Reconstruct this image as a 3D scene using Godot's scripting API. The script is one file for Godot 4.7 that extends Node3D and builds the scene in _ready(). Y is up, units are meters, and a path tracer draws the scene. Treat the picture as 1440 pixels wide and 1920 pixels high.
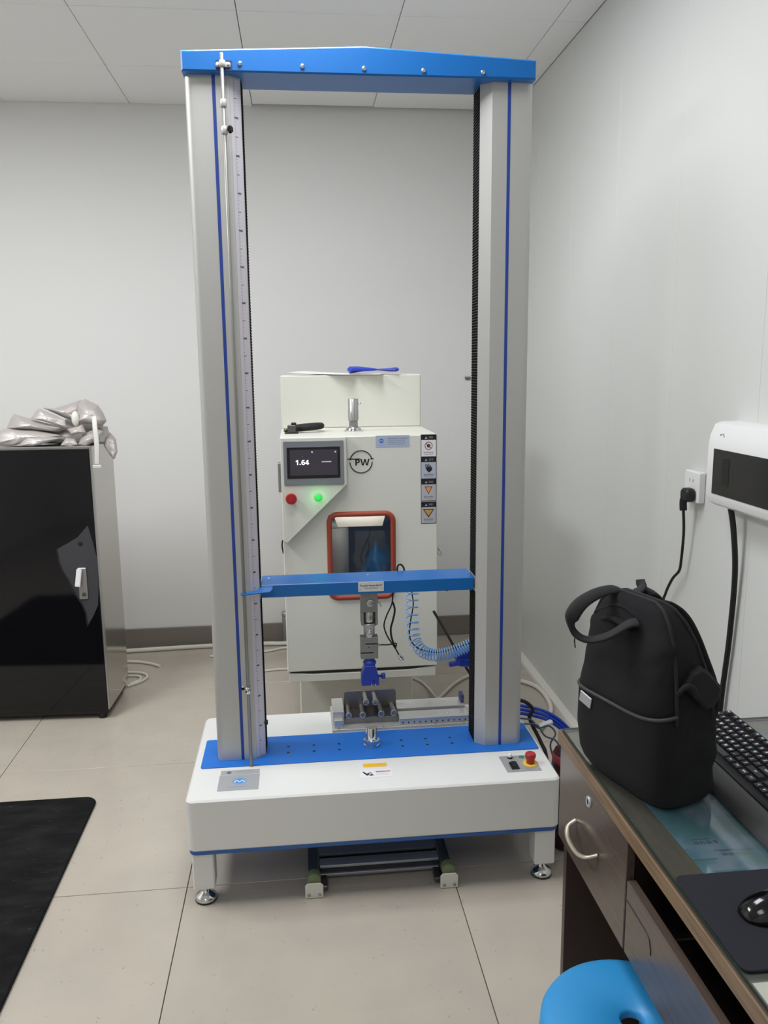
extends Node3D

const UPB := Basis(Vector3(1, 0, 0), Vector3(0, 0, -1), Vector3(0, 1, 0))   # prism axis z becomes world up
const SIDE := Basis(Vector3(0, 0, 1), Vector3(0, 1, 0), Vector3(-1, 0, 0))  # prism axis z becomes world -x
var used := {}
var org := {}
var M := {}

# ------------------------------------------------------------------ mesh helpers
func ST() -> SurfaceTool:
	var st := SurfaceTool.new()
	st.begin(Mesh.PRIMITIVE_TRIANGLES)
	return st

func vtx(st: SurfaceTool, p: Vector3, n: Vector3, uv: Vector2) -> void:
	st.set_normal(n)
	st.set_uv(uv)
	st.add_vertex(p)

func tri(st: SurfaceTool, a: Vector3, b: Vector3, c: Vector3, na: Vector3, nb: Vector3, nc: Vector3, ua := Vector2.ZERO, ub := Vector2.ZERO, uc := Vector2.ZERO) -> void:
	var g := (b - a).cross(c - a)
	if g.length_squared() < 1e-20:
		return
	if g.dot(na + nb + nc) > 0.0:
		vtx(st, a, na, ua); vtx(st, c, nc, uc); vtx(st, b, nb, ub)
	else:
		vtx(st, a, na, ua); vtx(st, b, nb, ub); vtx(st, c, nc, uc)

func quad(st: SurfaceTool, a: Vector3, b: Vector3, c: Vector3, d: Vector3, out: Vector3, uvs := []) -> void:
	var n := (b - a).cross(c - a).normalized()
	if n.length() < 0.5:
		n = (c - a).cross(d - a).normalized()
	if n.dot(out) < 0.0:
		n = -n
	var u: Array = uvs if uvs.size() == 4 else [Vector2(0, 1), Vector2(1, 1), Vector2(1, 0), Vector2(0, 0)]
	tri(st, a, b, c, n, n, n, u[0], u[1], u[2])
	tri(st, a, c, d, n, n, n, u[0], u[2], u[3])

# chamfered box; uv = position / 1 m on the dominant plane
func box(st: SurfaceTool, c: Vector3, s: Vector3, bev := 0.0, bas := Basis()) -> void:
	var h := s * 0.5
	var b := minf(bev, minf(h.x, minf(h.y, h.z)) * 0.9)
	var g := h - Vector3(b, b, b)
	for ax in 3:
		var u := (ax + 1) % 3
		var v := (ax + 2) % 3
		for sg in [-1.0, 1.0]:
			var q := []
			var uvs := []
			for k in [[-1, -1], [1, -1], [1, 1], [-1, 1]]:
				var p := Vector3.ZERO
				p[ax] = h[ax] * sg
				p[u] = g[u] * k[0]
				p[v] = g[v] * k[1]
				var w := c + bas * p
				q.append(w)
				uvs.append(Vector2(w[u], w[v]) if ax != 1 else Vector2(w.x, w.z))
			var n := Vector3.ZERO
			n[ax] = sg
			quad(st, q[0], q[1], q[2], q[3], bas * n, uvs)
			if b > 0.0:
				for t in [-1.0, 1.0]:   # edge chamfers along v
					var e := []
					for kv in [-1.0, 1.0]:
						var p1 := Vector3.ZERO
						p1[ax] = h[ax] * sg; p1[u] = g[u] * t; p1[v] = g[v] * kv
						var p2 := Vector3.ZERO
						p2[ax] = g[ax] * sg; p2[u] = h[u] * t; p2[v] = g[v] * kv
						e.append([c + bas * p1, c + bas * p2])
					var n2 := Vector3.ZERO
					n2[ax] = sg; n2[u] = t
					quad(st, e[0][0], e[0][1], e[1][1], e[1][0], bas * n2)
	if b > 0.0:
		for i in 8:
			var sx := 1.0 if i & 1 else -1.0
			var sy := 1.0 if i & 2 else -1.0
			var sz := 1.0 if i & 4 else -1.0
			var n := (bas * Vector3(sx, sy, sz)).normalized()
			tri(st, c + bas * Vector3(h.x * sx, g.y * sy, g.z * sz), c + bas * Vector3(g.x * sx, h.y * sy, g.z * sz), c + bas * Vector3(g.x * sx, g.y * sy, h.z * sz), n, n, n)

func boxm(s: Vector3, bev := 0.0) -> ArrayMesh:
	var st := ST()
	box(st, Vector3.ZERO, s, bev)
	return st.commit()

func span(x0: float, x1: float, y0: float, y1: float, z0: float, z1: float) -> Array:
	return [Vector3((x0 + x1) / 2, (y0 + y1) / 2, (z0 + z1) / 2), Vector3(absf(x1 - x0), absf(y1 - y0), absf(z1 - z0))]

func bx(st: SurfaceTool, x0: float, x1: float, y0: float, y1: float, z0: float, z1: float, bev := 0.0) -> void:
	var a := span(x0, x1, y0, y1, z0, z1)
	box(st, a[0], a[1], bev)

func rrect(w: float, h: float, r: float, n := 5, cx := 0.0, cy := 0.0) -> PackedVector2Array:
	var out := PackedVector2Array()
	for k in 4:
		var c := Vector2([w / 2 - r, -w / 2 + r, -w / 2 + r, w / 2 - r][k] + cx, [h / 2 - r, h / 2 - r, -h / 2 + r, -h / 2 + r][k] + cy)
		for i in n + 1:
			var a := (k + float(i) / n) * PI / 2
			out.append(c + Vector2(cos(a), sin(a)) * r)
	return out

func circ(r: float, n := 24, cx := 0.0, cy := 0.0) -> PackedVector2Array:
	var out := PackedVector2Array()
	for i in n:
		out.append(Vector2(cx + cos(TAU * i / n) * r, cy + sin(TAU * i / n) * r))
	return out

# polygon (local xy) extruded z0..z1 with chamfered rims; smooth where the outline turns gently
func prism(st: SurfaceTool, poly_in: PackedVector2Array, z0: float, z1: float, bev := 0.0, xf := Transform3D()) -> void:
	var poly := PackedVector2Array()
	for p in poly_in:
		if poly.is_empty() or poly[-1].distance_to(p) > 1e-6:
			poly.append(p)
	if poly[0].distance_to(poly[-1]) < 1e-6:
		poly.remove_at(poly.size() - 1)
	var area := 0.0
	for i in poly.size():
		area += poly[i].cross(poly[(i + 1) % poly.size()])
	if area < 0.0:
		poly.reverse()
	var n := poly.size()
	var en := []
	for i in n:
		var d := (poly[(i + 1) % n] - poly[i]).normalized()
		en.append(Vector2(d.y, -d.x))
	var inset := PackedVector2Array()
	var vn := []
	for i in n:
		var a: Vector2 = en[(i + n - 1) % n]
		var b: Vector2 = en[i]
		var m := (a + b).normalized()
		var k := clampf(1.0 / maxf(m.dot(b), 0.25), 1.0, 3.0)
		inset.append(poly[i] - m * bev * k)
		vn.append(m if a.dot(b) > 0.85 else Vector2.ZERO)
	var idx := Geometry2D.triangulate_polygon(inset)
	var lo := poly[0]
	var hi := poly[0]
	for p in poly:
		lo = lo.min(p); hi = hi.max(p)
	var sz := (hi - lo).max(Vector2(1e-6, 1e-6))
	for e in [[z0, -1.0], [z1, 1.0]]:
		var nn: Vector3 = xf.basis * Vector3(0, 0, e[1])
		for t in range(0, idx.size(), 3):
			var q := []
			var uv := []
			for k in 3:
				var p: Vector2 = inset[idx[t + k]]
				q.append(xf * Vector3(p.x, p.y, e[0]))
				uv.append(Vector2((p.x - lo.x) / sz.x, 1.0 - (p.y - lo.y) / sz.y))
			tri(st, q[0], q[1], q[2], nn, nn, nn, uv[0], uv[1], uv[2])
	var s := 1.0 if z1 > z0 else -1.0
	for i in n:
		var j := (i + 1) % n
		var e3: Vector2 = en[i]
		var na2: Vector2 = vn[i] if vn[i] != Vector2.ZERO else e3
		var nb2: Vector2 = vn[j] if vn[j] != Vector2.ZERO else e3
		var na := (xf.basis * Vector3(na2.x, na2.y, 0)).normalized()
		var nb := (xf.basis * Vector3(nb2.x, nb2.y, 0)).normalized()
		var a0 := xf * Vector3(poly[i].x, poly[i].y, z0 + bev * s)
		var b0 := xf * Vector3(poly[j].x, poly[j].y, z0 + bev * s)
		var a1 := xf * Vector3(poly[i].x, poly[i].y, z1 - bev * s)
		var b1 := xf * Vector3(poly[j].x, poly[j].y, z1 - bev * s)
		var L := poly[i].distance_to(poly[j])
		tri(st, a0, b0, b1, na, nb, nb, Vector2(0, z0), Vector2(L, z0), Vector2(L, z1))
		tri(st, a0, b1, a1, na, nb, na, Vector2(0, z0), Vector2(L, z1), Vector2(0, z1))
		if bev > 0.0:
			for e in [[z0, -s, a0, b0], [z1, s, a1, b1]]:
				var c0 := xf * Vector3(inset[i].x, inset[i].y, e[0])
				var c1 := xf * Vector3(inset[j].x, inset[j].y, e[0])
				var up: Vector3 = xf.basis * Vector3(0, 0, e[1])
				var ma := (na + up).normalized()
				var mb := (nb + up).normalized()
				tri(st, e[2], e[3], c1, ma, mb, mb)
				tri(st, e[2], c1, c0, ma, mb, ma)

# profile of (radius, height) turned about local y
func lathe(st: SurfaceTool, prof: Array, segs := 28, xf := Transform3D()) -> void:
	var m := prof.size()
	var sn := []
	for i in m - 1:
		var d: Vector2 = (prof[i + 1] - prof[i]).normalized()
		sn.append(Vector2(d.y, -d.x))
	for i in m - 1:
		var n0: Vector2 = sn[i]
		var n1: Vector2 = sn[i]
		if i > 0 and sn[i - 1].dot(sn[i]) > 0.7:
			n0 = (sn[i - 1] + sn[i]).normalized()
		if i < m - 2 and sn[i + 1].dot(sn[i]) > 0.7:
			n1 = (sn[i + 1] + sn[i]).normalized()
		for k in segs:
			var a := TAU * k / segs
			var b := TAU * (k + 1) / segs
			var ca := Vector3(cos(a), 0, sin(a))
			var cb := Vector3(cos(b), 0, sin(b))
			var p00: Vector3 = xf * (ca * prof[i].x + Vector3.UP * prof[i].y)
			var p01: Vector3 = xf * (cb * prof[i].x + Vector3.UP * prof[i].y)
			var p10: Vector3 = xf * (ca * prof[i + 1].x + Vector3.UP * prof[i + 1].y)
			var p11: Vector3 = xf * (cb * prof[i + 1].x + Vector3.UP * prof[i + 1].y)
			var q00 := (xf.basis * (ca * n0.x + Vector3.UP * n0.y)).normalized()
			var q01 := (xf.basis * (cb * n0.x + Vector3.UP * n0.y)).normalized()
			var q10 := (xf.basis * (ca * n1.x + Vector3.UP * n1.y)).normalized()
			var q11 := (xf.basis * (cb * n1.x + Vector3.UP * n1.y)).normalized()
			tri(st, p00, p01, p11, q00, q01, q11)
			tri(st, p00, p11, p10, q00, q11, q10)

func cyl(st: SurfaceTool, r: float, y0: float, y1: float, bev := 0.001, segs := 28, xf := Transform3D()) -> void:
	lathe(st, [Vector2(0, y0), Vector2(r - bev, y0), Vector2(r, y0 + bev), Vector2(r, y1 - bev), Vector2(r - bev, y1), Vector2(0, y1)], segs, xf)

# frame whose local y points along d
func along(o: Vector3, d: Vector3) -> Transform3D:
	var y := d.normalized()
	var x := y.cross(Vector3(0.31, 0.2, 0.93)).normalized()
	return Transform3D(Basis(x, y, x.cross(y)), o)

func curve(pts: Array, n := 10, closed := false) -> PackedVector3Array:
	var out := PackedVector3Array()
	var m := pts.size()
	for i in (m if closed else m - 1):
		var a: Vector3 = pts[(i - 1 + m) % m] if closed else pts[maxi(i - 1, 0)]
		var b: Vector3 = pts[i]
		var c: Vector3 = pts[(i + 1) % m]
		var d: Vector3 = pts[(i + 2) % m] if closed else pts[mini(i + 2, m - 1)]
		for k in n:
			out.append(b.cubic_interpolate(c, a, d, float(k) / n))
	if not closed:
		out.append(pts[m - 1])
	return out

# tube (or flat band when flat < 1) along a path
func tube(st: SurfaceTool, pts: PackedVector3Array, r: float, sides := 8, closed := false, flat := 1.0, up := Vector3.ZERO) -> void:
	var n := pts.size()
	var rings := []
	var x := Vector3.ZERO
	for i in n:
		var t := (pts[(i + 1) % n] - pts[(i - 1 + n) % n]) if closed else (pts[mini(i + 1, n - 1)] - pts[maxi(i - 1, 0)])
		t = t.normalized()
		if up != Vector3.ZERO:
			x = t.cross(up).normalized()
		elif i == 0:
			x = t.cross(Vector3(0.13, 0.97, 0.21)).normalized()
		else:
			x = (x - t * x.dot(t)).normalized()
		var y := t.cross(x).normalized()
		var ring := []
		for k in sides:
			var a := TAU * k / sides
			ring.append([pts[i] + (x * cos(a) + y * sin(a) * flat) * r, (x * cos(a) * flat + y * sin(a)).normalized()])
		rings.append(ring)
	for i in (n if closed else n - 1):
		var A: Array = rings[i]
		var B: Array = rings[(i + 1) % n]
		for k in sides:
			var l := (k + 1) % sides
			tri(st, A[k][0], A[l][0], B[l][0], A[k][1], A[l][1], B[l][1])
			tri(st, A[k][0], B[l][0], B[k][0], A[k][1], B[l][1], B[k][1])
	if not closed:
		for e in [[0, pts[0] - pts[1]], [n - 1, pts[n - 1] - pts[n - 2]]]:
			var nn: Vector3 = e[1].normalized()
			for k in sides:
				tri(st, pts[e[0]], rings[e[0]][k][0], rings[e[0]][(k + 1) % sides][0], nn, nn, nn)

# grid of points: rows of equal length; smooth normals
func grid(st: SurfaceTool, rows: Array, wrap := false, inside = null) -> void:
	var R := rows.size()
	var C: int = rows[0].size()
	var nor := []
	for i in R:
		var line := []
		for j in C:
			var du: Vector3 = rows[mini(i + 1, R - 1)][j] - rows[maxi(i - 1, 0)][j]
			var dv: Vector3 = (rows[i][(j + 1) % C] - rows[i][(j - 1 + C) % C]) if wrap else (rows[i][mini(j + 1, C - 1)] - rows[i][maxi(j - 1, 0)])
			var nn := du.cross(dv).normalized()
			if inside != null and nn.dot(rows[i][j] - inside) < 0.0:
				nn = -nn
			line.append(nn)
		nor.append(line)
	for i in R - 1:
		for j in (C if wrap else C - 1):
			var k := (j + 1) % C
			var u0 := float(j) / C
			var u1 := float(j + 1) / C
			var v0 := float(i) / R
			var v1 := float(i + 1) / R
			tri(st, rows[i][j], rows[i][k], rows[i + 1][k], nor[i][j], nor[i][k], nor[i + 1][k], Vector2(u0, v0), Vector2(u1, v0), Vector2(u1, v1))
			tri(st, rows[i][j], rows[i + 1][k], rows[i + 1][j], nor[i][j], nor[i + 1][k], nor[i + 1][j], Vector2(u0, v0), Vector2(u1, v1), Vector2(u0, v1))

func txt(s: String, h: float, bold := false, mono := false) -> TextMesh:
	var f := SystemFont.new()
	f.font_names = PackedStringArray(["Droid Sans Mono" if mono else "Droid Sans"])
	if bold:
		f.font_weight = 700
	var t := TextMesh.new()
	t.font = f
	t.text = s
	t.font_size = 24
	t.pixel_size = h / 24.0 / 0.72
	t.depth = 0.0004
	t.curve_step = 2.0
	return t

# ------------------------------------------------------------------ nodes
func numbered(s: String) -> String:
	var n: int = used.get(s, 0)
	used[s] = n + 1
	return s if n == 0 else "%s_%03d" % [s, n]

func thing(called: String, label: String, category: String, at := Vector3.ZERO, group := "") -> Node3D:
	var o := Node3D.new()
	o.name = numbered(called)
	add_child(o, true)
	o.position = at
	org[o] = at
	tag(o, label, category, group)
	return o

func tag(o: Node3D, label: String, category: String, group := "") -> void:
	o.set_meta("label", label)
	o.set_meta("category", category)
	if group != "":
		o.set_meta("group", group)

# part whose mesh is written in world coordinates
func part(called: String, st: SurfaceTool, m: Material, parent: Node3D) -> MeshInstance3D:
	return put(called, st.commit(), m, parent, Transform3D())

func put(called: String, mesh: Mesh, m: Material, parent: Node3D, xf: Transform3D) -> MeshInstance3D:
	var o := MeshInstance3D.new()
	o.name = called
	o.mesh = mesh
	o.material_override = m
	parent.add_child(o, true)
	var w := Transform3D()
	var q: Node3D = parent
	while q != self:
		w = q.transform * w
		q = q.get_parent()
	o.transform = w.affine_inverse() * xf
	return o

func single(called: String, st: SurfaceTool, m: Material, label: String, category: String, group := "") -> MeshInstance3D:
	var o := MeshInstance3D.new()
	o.name = numbered(called)
	o.mesh = st.commit()
	o.material_override = m
	add_child(o, true)
	tag(o, label, category, group)
	return o

func struct(called: String, label: String, st: SurfaceTool = null, m: Material = null) -> Node3D:
	var o: Node3D = Node3D.new() if st == null else MeshInstance3D.new()
	o.name = called
	if st != null:
		o.mesh = st.commit()
		o.material_override = m
	add_child(o, true)
	o.set_meta("kind", "structure")
	tag(o, label, called.split("_")[0])
	return o

# ------------------------------------------------------------------ materials
func mat(c: Color, rough := 0.6, metal := 0.0, spec := 0.5) -> StandardMaterial3D:
	var m := StandardMaterial3D.new()
	m.albedo_color = c
	m.roughness = rough
	m.metallic = metal
	m.metallic_specular = spec
	return m

func rgb(r: int, g: int, b: int) -> Color:
	return Color8(r, g, b)

func noise_tex(seed_: int, freq: float, ramp: Array, size := 512, oct := 4) -> NoiseTexture2D:
	var f := FastNoiseLite.new()
	f.seed = seed_
	f.frequency = freq
	f.fractal_octaves = oct
	var t := NoiseTexture2D.new()
	t.width = size
	t.height = size
	t.seamless = true
	t.noise = f
	if ramp.size() > 0:
		var g := Gradient.new()
		g.offsets = PackedFloat32Array(ramp.map(func(e): return e[0]))
		g.colors = PackedColorArray(ramp.map(func(e): return e[1]))
		t.color_ramp = g
	return t

func bumpy(m: StandardMaterial3D, seed_: int, freq: float, strength: float, scale := 1.0, size := 512) -> void:
	var t := noise_tex(seed_, freq, [], size, 3)
	t.as_normal_map = true
	t.bump_strength = strength
	m.normal_enabled = true
	m.normal_texture = t
	m.uv1_triplanar = true
	m.uv1_scale = Vector3.ONE * scale

func pic(img: Image) -> ImageTexture:
	return ImageTexture.create_from_image(img)

func picmat(img: Image, rough := 0.5) -> StandardMaterial3D:
	var m := mat(Color.WHITE, rough)
	m.albedo_texture = pic(img)
	return m

func canvas(w: int, h: int, c: Color) -> Image:
	var i := Image.create(w, h, false, Image.FORMAT_RGBA8)
	i.fill(c)
	return i

func rect(i: Image, x: int, y: int, w: int, h: int, c: Color) -> void:
	i.fill_rect(Rect2i(x, y, w, h), c)

func disc(i: Image, cx: float, cy: float, r0: float, r1: float, c: Color) -> void:
	for y in range(maxi(0, int(cy - r1)), mini(i.get_height(), int(cy + r1) + 2)):
		for x in range(maxi(0, int(cx - r1)), mini(i.get_width(), int(cx + r1) + 2)):
			var d := Vector2(x - cx, y - cy).length()
			if d <= r1 and d >= r0:
				i.set_pixel(x, y, c)

func filled(i: Image, poly: PackedVector2Array, c: Color) -> void:
	for y in i.get_height():
		for x in i.get_width():
			if Geometry2D.is_point_in_polygon(Vector2(x + 0.5, y + 0.5), poly):
				i.set_pixel(x, y, c)

func stroke(i: Image, a: Vector2, b: Vector2, w: float, c: Color) -> void:
	var d := (b - a).normalized()
	var n := Vector2(-d.y, d.x) * w * 0.5
	filled(i, PackedVector2Array([a + n, b + n, b - n, a - n]), c)

# rows of tiny strokes: printed characters too small to read
func glyphs(i: Image, rng: RandomNumberGenerator, x: int, y: int, count: int, s: int, c: Color) -> void:
	for k in count:
		var ox := x + k * (s + 2)
		for q in 5:
			if rng.randf() < 0.5:
				rect(i, ox, y + rng.randi() % s, s - rng.randi() % 2, 1, c)
			else:
				rect(i, ox + rng.randi() % s, y, 1, s, c)

func stuck(called: String, x: float, y: float, z: float, w: float, h: float, m: Material, parent: Node3D, bas := Basis(), r := 0.002, t := 0.0008) -> MeshInstance3D:
	var st := ST()
	prism(st, rrect(w, h, r, 3), 0.0, t, 0.0002)
	return put(called, st.commit(), m, parent, Transform3D(bas, Vector3(x, y, z)))

# ================================================================== scene
func _ready() -> void:
	# ---- camera, environment, lights
	var cam := Camera3D.new()
	cam.name = "camera"
	cam.position = Vector3(-0.1969, 1.5353, 2.1661)
	cam.rotation = Vector3(-0.1777, -0.1033, -0.0108)
	cam.fov = rad_to_deg(2.0 * atan(960.0 / 1538.6))
	cam.near = 0.05
	add_child(cam)
	cam.current = true
	var we := WorldEnvironment.new()
	we.name = "world"
	var env := Environment.new()
	env.background_mode = Environment.BG_COLOR
	env.background_color = Color(0.02, 0.02, 0.02)
	env.tonemap_mode = Environment.TONE_MAPPER_LINEAR
	env.tonemap_exposure = 1.0
	env.sdfgi_enabled = true
	env.ssao_enabled = true
	env.ssil_enabled = true
	we.environment = env
	add_child(we)
	make_materials()
	var lamps := [[-0.22, -0.15, 0.66], [-1.88, -0.15, 1.0], [-0.68, 2.43, 0.2]]  # all out of view: over the machine, for the left side, added fill behind
	for l in lamps:
		var lt := thing("unseen_ceiling_light", "unseen long white LED ceiling panel %s" % ["directly above the blue machine", "above the black floor mat, lighting the left side", "behind the camera, added as soft fill"][lamps.find(l)], "light", Vector3(l[0], 2.823, l[1]), "")
		var fr := ST()
		prism(fr, rrect(0.59, 1.19, 0.004, 2), 2.808, 2.8225, 0.002, Transform3D(UPB, Vector3(l[0], 0, l[1])))
		part("frame", fr, M.white, lt)
		var di := ST()
		bx(di, l[0] - 0.28, l[0] + 0.28, 2.8065, 2.8078, l[1] - 0.58, l[1] + 0.58)
		part("diffuser", di, M.lamp, lt)
		var al := AreaLight3D.new()
		al.name = "lamp"
		al.area_size = Vector2(0.56, 1.16)
		al.light_energy = 4.45 * l[2]
		al.light_color = Color(0.98, 0.985, 1.0)
		al.area_range = 12.0
		al.shadow_enabled = true
		al.rotation.x = -PI / 2
		al.position = Vector3(0, -0.0185, 0)
		lt.add_child(al)
	room()
	machine()
	slide()
	rail_frame()
	chamber()
	cabinet()
	desk()
	wall_fittings()
	backpack()
	desk_things()
	stool()
	floor_things()

func make_materials() -> void:
	M.white = mat(rgb(226, 227, 224), 0.42)
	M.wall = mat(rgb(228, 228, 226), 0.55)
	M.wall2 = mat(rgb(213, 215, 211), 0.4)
	M.ceil = mat(rgb(250, 250, 249), 0.8)
	bumpy(M.ceil, 5, 0.25, 2.0, 6.0)
	M.base = mat(rgb(124, 117, 110), 0.4)
	M.lamp = mat(Color(0.9, 0.9, 0.9), 0.5)
	M.lamp.emission_enabled = true
	M.lamp.emission = Color(1, 0.985, 0.96)
	M.lamp.emission_energy_multiplier = 1.6
	M.mach = mat(rgb(226, 227, 224), 0.38)
	M.blue = mat(rgb(6, 99, 174), 0.36, 0.0, 0.5)
	M.plate_blue = mat(rgb(34, 114, 208), 0.5, 0.0, 0.4)
	M.rim_blue = mat(rgb(45, 95, 165), 0.45)
	M.stripe = mat(rgb(26, 62, 146), 0.45)
	M.alu = mat(rgb(186, 186, 183), 0.45, 0.4)
	M.rod = mat(rgb(138, 138, 134), 0.4, 0.5)
	M.bellows = mat(rgb(9, 9, 10), 0.95, 0.0, 0.2)
	M.rail = mat(rgb(205, 205, 202), 0.35, 0.5)
	M.steel = mat(rgb(178, 178, 177), 0.3, 0.8)
	M.grey_metal = mat(rgb(140, 140, 138), 0.42, 0.6)
	M.chrome = mat(rgb(215, 215, 215), 0.1, 1.0)
	M.dark_steel = mat(rgb(95, 92, 90), 0.3, 0.7)
	M.black = mat(rgb(14, 14, 15), 0.5)
	M.black_gloss = mat(rgb(10, 10, 12), 0.12)
	M.rubber = mat(rgb(24, 24, 25), 0.75)
	M.dark_blue = mat(rgb(20, 52, 158), 0.38)
	M.cream = mat(rgb(217, 217, 206), 0.42)
	M.silver_plate = mat(rgb(176, 178, 180), 0.4, 0.35)
	M.gasket = mat(rgb(152, 62, 40), 0.55)
	M.red = mat(rgb(172, 34, 42), 0.35)
	M.yellow = mat(rgb(235, 200, 70), 0.5)
	M.cable_white = mat(rgb(222, 219, 208), 0.5)
	M.cable_blue = mat(rgb(30, 70, 190), 0.35)
	M.coil = mat(rgb(120, 172, 228), 0.3)
	M.plastic = mat(rgb(233, 234, 233), 0.35)
	M.stool = mat(rgb(50, 150, 214), 0.4)
	M.paper = mat(rgb(236, 236, 234), 0.8)

# ------------------------------------------------------------------ room
func room() -> void:
	var X0 := -3.0
	var X1 := 0.956
	var Z0 := -2.304
	var Z1 := 3.4
	var H := 2.823
	# floor tiles with dust and scuffs
	var rng := RandomNumberGenerator.new()
	rng.seed = 11
	var img := canvas(1024, 1024, rgb(199, 191, 176))
	var fn := FastNoiseLite.new()
	fn.seed = 4
	fn.frequency = 0.006
	for y in 1024:
		for x in 1024:
			var v := fn.get_noise_2d(x, y) * 0.022
			img.set_pixel(x, y, Color(0.736 + v, 0.702 + v, 0.652 + v * 0.7))
	for k in 520:
		var cx := rng.randi() % 1024
		var cy := rng.randi() % 1024
		var dark := rng.randf_range(0.03, 0.2)
		var n := rng.randi_range(1, 4)
		var dir := Vector2.from_angle(rng.randf() * TAU)
		for q in n:
			var px := int(cx + dir.x * q * 1.4 + rng.randf_range(-1, 1))
			var py := int(cy + dir.y * q * 1.4 + rng.randf_range(-1, 1))
			for e in 2:
				var xx := posmod(px + e, 1024)
				var yy := posmod(py + (q % 2), 1024)
				var c := img.get_pixel(xx, yy)
				img.set_pixel(xx, yy, Color(c.r - dark * 0.8, c.g - dark * 0.85, c.b - dark * 0.85))
	var tile_mats := []
	for k in 3:
		var m := mat(Color(1, 1, 1).darkened(0.012 * k), 0.2)
		m.albedo_texture = pic(img) if k == 0 else tile_mats[0].albedo_texture
		m.uv1_triplanar = true
		m.uv1_world_triplanar = true
		m.uv1_scale = Vector3.ONE * 0.6
		m.uv1_offset = Vector3(0.13, 0.2, 0.37) * k
		tile_mats.append(m)
	var fl := struct("floor", "glossy beige ceramic tile floor with thin dark joints")
	var sub := ST()
	bx(sub, X0 - 0.1, X1 + 0.1, -0.12, -0.010, Z0 - 0.1, Z1 + 0.1)
	part("screed", sub, mat(rgb(112, 100, 92), 0.9), fl)
	var xs := [X0, -2.966, -2.166, -1.366, -0.566, 0.234, X1]
	var zs := [Z0, -1.707, -0.907, -0.107, 0.693, 1.493, 2.293, 3.093, Z1]
	for i in xs.size() - 1:
		for j in zs.size() - 1:
			var st := ST()
			bx(st, xs[i] + 0.0012, xs[i + 1] - 0.0012, -0.010, 0.0, zs[j] + 0.0012, zs[j + 1] - 0.0012, 0.0009)
			part("floor_tile", st, tile_mats[rng.randi() % 3], fl)
	# ceiling panels 0.6 m
	var ce := struct("ceiling", "white suspended ceiling of square panels with fine joints")
	var slab := ST()
	bx(slab, X0 - 0.1, X1 + 0.1, H + 0.012, H + 0.12, Z0 - 0.1, Z1 + 0.1)
	part("slab", slab, mat(rgb(60, 60, 58), 0.9), ce)
	var cx := [X0, -2.78, -2.18, -1.58, -0.98, -0.378, 0.23, 0.83, X1]
	var cz := [Z0, -1.77, -1.17, -0.57, 0.03, 0.63, 1.23, 1.83, 2.43, 3.03, Z1]
	for i in cx.size() - 1:
		for j in cz.size() - 1:
			var st := ST()
			var a := span(cx[i] + 0.0016, cx[i + 1] - 0.0016, H, H + 0.012, cz[j] + 0.0016, cz[j + 1] - 0.0016)
			if j == 0 and (i == 5 or i == 6):
				a[0].z += 0.017 - (i - 5) * 0.007
				a[1].z -= 0.034 - (i - 5) * 0.014
			var tilt := Basis(Vector3(1, 0, 0), rng.randf_range(-0.0009, 0.0009)) * Basis(Vector3(0, 0, 1), rng.randf_range(-0.0009, 0.0009))
			box(st, a[0], a[1], 0.0012, tilt)
			part("ceiling_panel", st, M.ceil, ce)
	# walls
	var st := ST()
	bx(st, X0 - 0.1, X1 + 0.1, -0.1, H + 0.1, Z0 - 0.12, Z0)
	struct("wall_back", "plain pale grey back wall behind the testing machine", st, M.wall)
	st = ST()
	bx(st, X0 - 0.12, X0, -0.1, H + 0.1, Z0, Z1)
	struct("wall_left", "plain pale grey wall on the left, outside the picture", st, M.wall)
	st = ST()
	bx(st, X0 - 0.1, X1 + 0.1, -0.1, H + 0.1, Z1, Z1 + 0.12)
	struct("wall_front", "plain pale grey wall behind the camera", st, M.wall)
	var wr := struct("wall_right", "pale grey panelled wall on the right with faint vertical seams")
	st = ST()
	bx(st, X1 + 0.008, X1 + 0.12, -0.1, H + 0.1, Z0, Z1)
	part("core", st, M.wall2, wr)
	var wz := [Z0, -1.8, -1.3, -0.8, -0.3, 0.2, 0.7, 1.2, 1.7, 2.2, 2.7, 3.2, Z1]
	for j in wz.size() - 1:
		st = ST()
		bx(st, X1, X1 + 0.008, 0.0, H, wz[j] + 0.0004, wz[j + 1] - 0.0003, 0.0006)
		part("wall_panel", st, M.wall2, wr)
	# skirting and floor trunking
	st = ST()
	bx(st, X0, X1, 0.0, 0.115, Z0, Z0 + 0.012, 0.003)
	struct("baseboard_back", "brown grey skirting along the foot of the back wall", st, M.base)
	st = ST()
	prism(st, PackedVector2Array([Vector2(0, 0), Vector2(0.034, 0), Vector2(0.030, 0.012), Vector2(0.006, 0.022), Vector2(0, 0.022)]), -2.29, 0.5, 0.001, Transform3D(Basis(Vector3(-1, 0, 0), Vector3(0, 1, 0), Vector3(0, 0, 1)), Vector3(X1, 0, 0)))
	struct("trim_1", "white cable trunking strip along the foot of the right wall", st, M.cable_white)

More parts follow.
